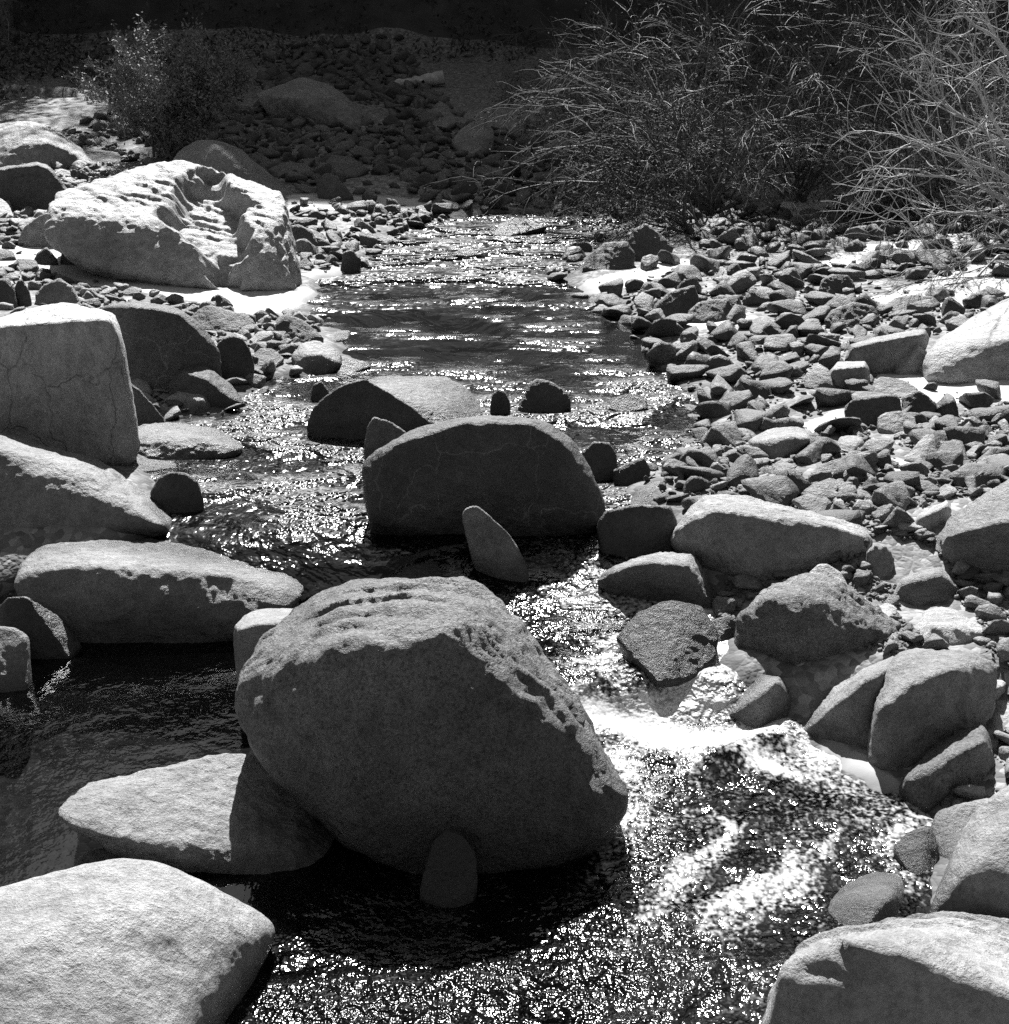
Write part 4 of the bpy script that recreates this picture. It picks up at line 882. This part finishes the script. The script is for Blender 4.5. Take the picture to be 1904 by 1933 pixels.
def shrub(name, label, base, stems, height, spread, seed, bark, leafmat, leafsize, nleaf, lean=(0, 0), sub=9, twig=6, droop=.25, cat='shrub', r0=.016, group=None, up=.0):
    r = np.random.default_rng(seed)
    B = np.asarray(base, float)
    root = tag(empty(name, B), label, cat, group)
    tw = Tubes(); tips = []
    for k in range(stems):
        a = r.uniform(0, 6.283); el = r.uniform(.35, 1.25)
        d = np.array((math.cos(a) * math.cos(el) * spread + lean[0], math.sin(a) * math.cos(el) * spread * .8 + lean[1], math.sin(el) + .15))
        Ls = height * r.uniform(.75, 1.15)
        S = curve(r, B + r.normal(0, .1, 3) * np.array((1, 1, 0)), d, Ls, 12, droop * .7, .09, up)
        st = Tubes(); st.add(S, r0 * r.uniform(.7, 1.3), r0 * .25, 5); st.build('stem', bark, root, B)
        for j in range(sub):
            q = int(r.integers(3, 12)); dd = (S[q] - S[q - 1]); dd /= np.linalg.norm(dd)
            C = curve(r, S[q], dd + r.normal(0, .45, 3), Ls * r.uniform(.25, .5), 8, droop, .13, up)
            tw.add(C, r0 * .36, r0 * .14, 3)
            tips.append(C[3:])
            for t in range(twig):
                q2 = int(r.integers(2, 8)); d2 = C[q2] - C[q2 - 1]; d2 /= np.linalg.norm(d2)
                T = curve(r, C[q2], d2 + r.normal(0, .55, 3), Ls * r.uniform(.08, .22), 5, droop, .16, up)
                tw.add(T, r0 * .2, r0 * .08, 3); tips.append(T[2:])
    tag(tw.build('twigs', bark, root, B), kind='stuff')
    if nleaf:
        tips = np.concatenate(tips)
        per = max(1, round(nleaf / len(tips)))
        V, F = leaves(r, tips, leafsize, .035 * height / 2, per)
        V[:, 2] = np.maximum(V[:, 2], B[2] - .1)
        tag(link('foliage', mesh_np('foliage', V - B, F, M[leafmat], False), root), kind='stuff')
    return root

def gpt(x, y, Y=None):
    if Y is None: return on_ground(x, y)
    p = at_y(x, y, Y); return np.array((p[0], Y, float(ground_z(np.array([p[0]]), np.array([Y]), False)[0])))

# leafy bush on the left
b0 = gpt(320, 300)
shrub('leafy_bush', 'rounded small leaved bush against the dark trees at the upper left', b0, 20, 1.3, 1.15, 11, 'darkbark', 'bushleaf', .05, 22000, sub=10, twig=7, droop=.05, cat='bush', up=.05)
# thicket of willows on the right bank
TH = [('dark willow bush with long arching twigs, leftmost big bush of the right bank thicket', (1350, 400), None, 18, 2.3, (-.3, -.1), 3000),
      ('dense twiggy willow behind the fallen pale branch, middle of the thicket', (1500, 380), None, 18, 2.4, (-.1, -.1), 3400),
      ('tall dark willow at the back of the right bank thicket', (1560, 300), 23.0, 18, 3.4, (-.1, 0), 4200),
      ('low tangled willow with twigs trailing over the stones at the stream edge', (1300, 432), None, 14, 1.3, (-.5, -.2), 1500),
      ('thick willow right of the sunlit sand gap in the thicket', (1720, 395), None, 18, 2.3, (-.05, -.1), 3400),
      ('willow in front of the dark hillside at the top right corner', (1870, 330), None, 18, 2.8, (-.1, 0), 4200),
      ('low brushy willow filling the gap under the bare pale willow', (1830, 420), None, 16, 1.5, (-.1, -.1), 2200),
      ('sparse willow with pale bent twigs at the left rim of the thicket', (1230, 310), None, 14, 2.3, (-.3, 0), 2000)]
for k, (lb, px, Yb, ns, hh_, ln, nl) in enumerate(TH):
    shrub('willow_bush', lb, gpt(px[0], px[1], Yb), ns, hh_, 1.1, 40 + k, 'twig', 'leaf', .04, nl, ln, sub=10, twig=7, droop=.2, cat='bush', group='willow thicket on the right bank')

# bare pale willow leaning in from the right edge
r = np.random.default_rng(5)
Bw = gpt(2010, 520, 13.6); Bw[2] = float(ground_z(Bw[None, 0], Bw[None, 1])[0])
root = tag(empty('bare_willow', Bw), 'pale leafless willow with a spray of curving twigs reaching in from the right edge', 'shrub')
tw = Tubes()
def limb(P, ra, rb, nb=7, nt=5, Lb=1.1):
    P = np.asarray(P, float)
    t = np.linspace(0, 1, len(P)); tt = np.linspace(0, 1, 16)
    Q = np.stack([np.interp(tt, t, P[:, k]) for k in range(3)], 1); Q[1:-1] = .25 * Q[:-2] + .5 * Q[1:-1] + .25 * Q[2:]
    Q[1:-1] += r.normal(0, .012, Q[1:-1].shape)
    a = Tubes(); a.add(Q, ra, rb, 6); a.build('limb', 'bark', root, Bw)
    for j in range(nb):
        q = int(r.integers(4, 16)); d = Q[q] - Q[q - 1]; d /= np.linalg.norm(d)
        C = curve(r, Q[q], d + r.normal(0, .42, 3), Lb * r.uniform(.5, 1.1), 10, .05, .10, r.choice([-.05, .10]))
        tw.add(C, rb * .62, rb * .28, 4)
        for m_ in range(nt):
            q2 = int(r.integers(2, 10)); d2 = C[q2] - C[q2 - 1]; d2 /= np.linalg.norm(d2)
            T = curve(r, C[q2], d2 + r.normal(0, .42, 3), Lb * r.uniform(.2, .5), 7, 0, .12, r.choice([-.08, .12]))
            tw.add(T, rb * .38, rb * .2, 3)
LIMBS = [[(2010, 520), (1985, 400), (1930, 300), (1840, 230), (1760, 180)], [(2010, 520), (1990, 420), (1900, 330), (1800, 290), (1720, 270)],
         [(2010, 520), (1960, 420), (1880, 360), (1780, 330), (1690, 330)], [(2010, 520), (1990, 350), (1960, 200), (1900, 90), (1820, 30)],
         [(2010, 520), (2010, 350), (1990, 200), (1960, 80), (1900, -40)], [(2010, 520), (1940, 440), (1860, 400), (1780, 400), (1720, 420)],
         [(2010, 520), (1970, 380), (1900, 280), (1850, 180), (1790, 90)], [(2010, 520), (1980, 440), (1910, 390), (1840, 340), (1760, 240)],
         [(2010, 520), (1950, 470), (1890, 460), (1830, 480), (1780, 520)], [(2010, 520), (1990, 380), (1950, 250), (1930, 150), (1880, 80)]]
for k, P in enumerate(LIMBS):
    pts = []
    dY = r.uniform(-1.2, .6)
    for i, (x, y) in enumerate(P):
        pts.append(Bw if i == 0 else at_y(x, y, Bw[1] + dY * i / 4))
    limb(pts, .024, .009, 11, 6, 1.05)
# long drooping limbs in front of the sand
for P, Ys in (([(2010, 520), (1940, 470), (1880, 480), (1840, 530), (1812, 575), (1757, 620), (1727, 660), (1716, 690), (1726, 736), (1732, 784), (1727, 835)], np.linspace(13.6, 10.6, 11)),
              ([(1812, 575), (1830, 610), (1846, 645), (1858, 675)], [11.9, 11.7, 11.6, 11.5]),
              ([(2010, 540), (1960, 560), (1915, 620), (1903, 690), (1897, 760), (1880, 830)], [13.6, 12.8, 12, 11.2, 10.8, 10.4])):
    limb([at_y(x, y, Yk) for (x, y), Yk in zip(P, Ys)], .013, .005, 6, 2, .35)
tag(tw.build('twigs', 'bark', root, Bw), kind='stuff')

# dead branches and the driftwood log
def stick(label, P, ra, rb, name='fallen_branch', mat='log', Y=None, side=3, lift=.03):
    r_ = np.random.default_rng(len(label))
    if Y is None:
        pts = [on_ground(*P[0])]
        Y0 = pts[0][1]; pts = [at_y(x, y, Y0) for x, y in P]
    else: pts = [at_y(x, y, Y) for x, y in P]
    pts = np.array(pts); t = np.linspace(0, 1, len(pts)); tt = np.linspace(0, 1, 14)
    Q = np.stack([np.interp(tt, t, pts[:, k]) for k in range(3)], 1); Q[1:-1] += r_.normal(0, .012, Q[1:-1].shape); Q[:, 2] += lift
    c = Q[0].copy(); root_ = tag(empty(name, c), label, 'branch' if 'branch' in name else 'log')
    a = Tubes(); a.add(Q, ra, rb, 7); a.build('trunk' if 'log' in name else 'limb', mat, root_, c)
    for k in range(side):
        q = int(r_.integers(4, 13)); d = Q[q] - Q[q - 1]; d /= np.linalg.norm(d)
        s_ = Tubes(); s_.add(curve(r_, Q[q], d + r_.normal(0, .5, 3), r_.uniform(.25, .6), 6, .05, .12), rb * .8, rb * .3, 4); s_.build('side_twig', mat, root_, c)
stick('pale weathered log lying on the shaded slope above the far boulders', [(740, 166), (838, 149)], .09, .12, 'driftwood_log', side=1)
stick('long pale fallen branch sloping up into the thicket from its bright left end', [(1315, 387), (1434, 385), (1462, 364), (1514, 311), (1542, 276), (1560, 266)], .02, .03, Y=19.2, side=6)
stick('short bright broken stick slanting down in the thicket above the sunlit sand gap', [(1567, 346), (1581, 374)], .022, .016, Y=19.0, side=0)
stick('thin bright stick arched over the sunlit sand gap in the thicket', [(1560, 348), (1590, 345), (1620, 350), (1628, 362)], .012, .01, Y=19.1, side=2)
stick('straight pale stick poking left out of the thicket under the bare willow', [(1679, 359), (1728, 355), (1760, 358)], .014, .01, Y=18.0, side=1)
stick('bent pale branch on the shaded stones at the foot of the left thicket', [(1050, 330), (1090, 318), (1120, 310), (1170, 315), (1240, 330)], .012, .018, Y=22.5, side=5)

# dark trees on the hillside behind everything
r = np.random.default_rng(77)
TR = [(20, 29.5, 7.5, 'broad dark tree at the far left top corner'), (130, 32, 9, 'dark tree behind the left end of the leafy bush'), (260, 30.5, 8, 'dark tree straight behind the leafy bush'),
      (400, 33, 9, 'dark tree between the leafy bush and the shaded angular boulder'), (540, 32.5, 8, 'dark tree above the big shaded angular boulder'), (690, 34, 9.5, 'dark tree above the pale weathered log'),
      (830, 33, 9, 'dark tree behind the left of the shaded boulder row'), (960, 31.5, 9, 'dark tree behind the middle of the shaded boulder row'), (1080, 32, 9, 'dark tree behind the right of the shaded boulder row'),
      (1220, 32, 9, 'dark tree rising behind the left rim of the willow thicket'), (1400, 32.5, 9, 'dark tree behind the middle of the willow thicket'), (1580, 33, 9, 'dark tree behind the tall willow of the thicket'),
      (1760, 32, 9, 'dark tree behind the bare pale willow'), (1900, 31, 8, 'dark tree at the far right top corner')]
for k, (x, Yt, ht, lb) in enumerate(TR):
    p = at_y(x, 150, Yt); B = np.array((p[0], Yt, float(ground_z(np.array([p[0]]), np.array([Yt]))[0])))
    root_ = tag(empty('dark_tree', B), lb, 'tree', 'trees on the dark hillside')
    S = curve(r, B - (0, 0, .3), (r.normal(0, .05), r.normal(0, .05), 1), ht, 10, 0, .03)
    a = Tubes(); a.add(S, .16, .03, 7); a.build('trunk', 'darkbark', root_, B)
    br = Tubes(); tips = []
    for j in range(34):
        q = int(r.integers(1, 10)); an = r.uniform(0, 6.283)
        C = curve(r, S[q], (math.cos(an), math.sin(an), r.uniform(-.25, .35)), ht * r.uniform(.16, .30) * (1.15 - q / 12), 7, .12, .1)
        br.add(C, .035, .008, 4); tips.append(C[1:])
    tag(br.build('branches', 'darkbark', root_, B), kind='stuff')
    V, F = leaves(r, np.concatenate(tips), .17, .28, 13)
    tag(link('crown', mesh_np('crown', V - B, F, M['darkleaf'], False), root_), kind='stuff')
# undergrowth over the foot of the hillside
n = 26000
xu = r.uniform(-14, 14, n); yu = r.uniform(23.5, 36, n)
ok = (fbm(np.stack([xu * .5, yu * .5, 0 * xu], 1), 2) > -.12) & ((yu > 28.5 + .5 * np.sin(xu * 1.7)) | (xu < -4.2) | (xu > 3)); xu, yu = xu[ok], yu[ok]
C = np.stack([xu, yu, ground_z(xu, yu) + r.uniform(.02, .5, len(xu)) * r.random(len(xu))], 1)
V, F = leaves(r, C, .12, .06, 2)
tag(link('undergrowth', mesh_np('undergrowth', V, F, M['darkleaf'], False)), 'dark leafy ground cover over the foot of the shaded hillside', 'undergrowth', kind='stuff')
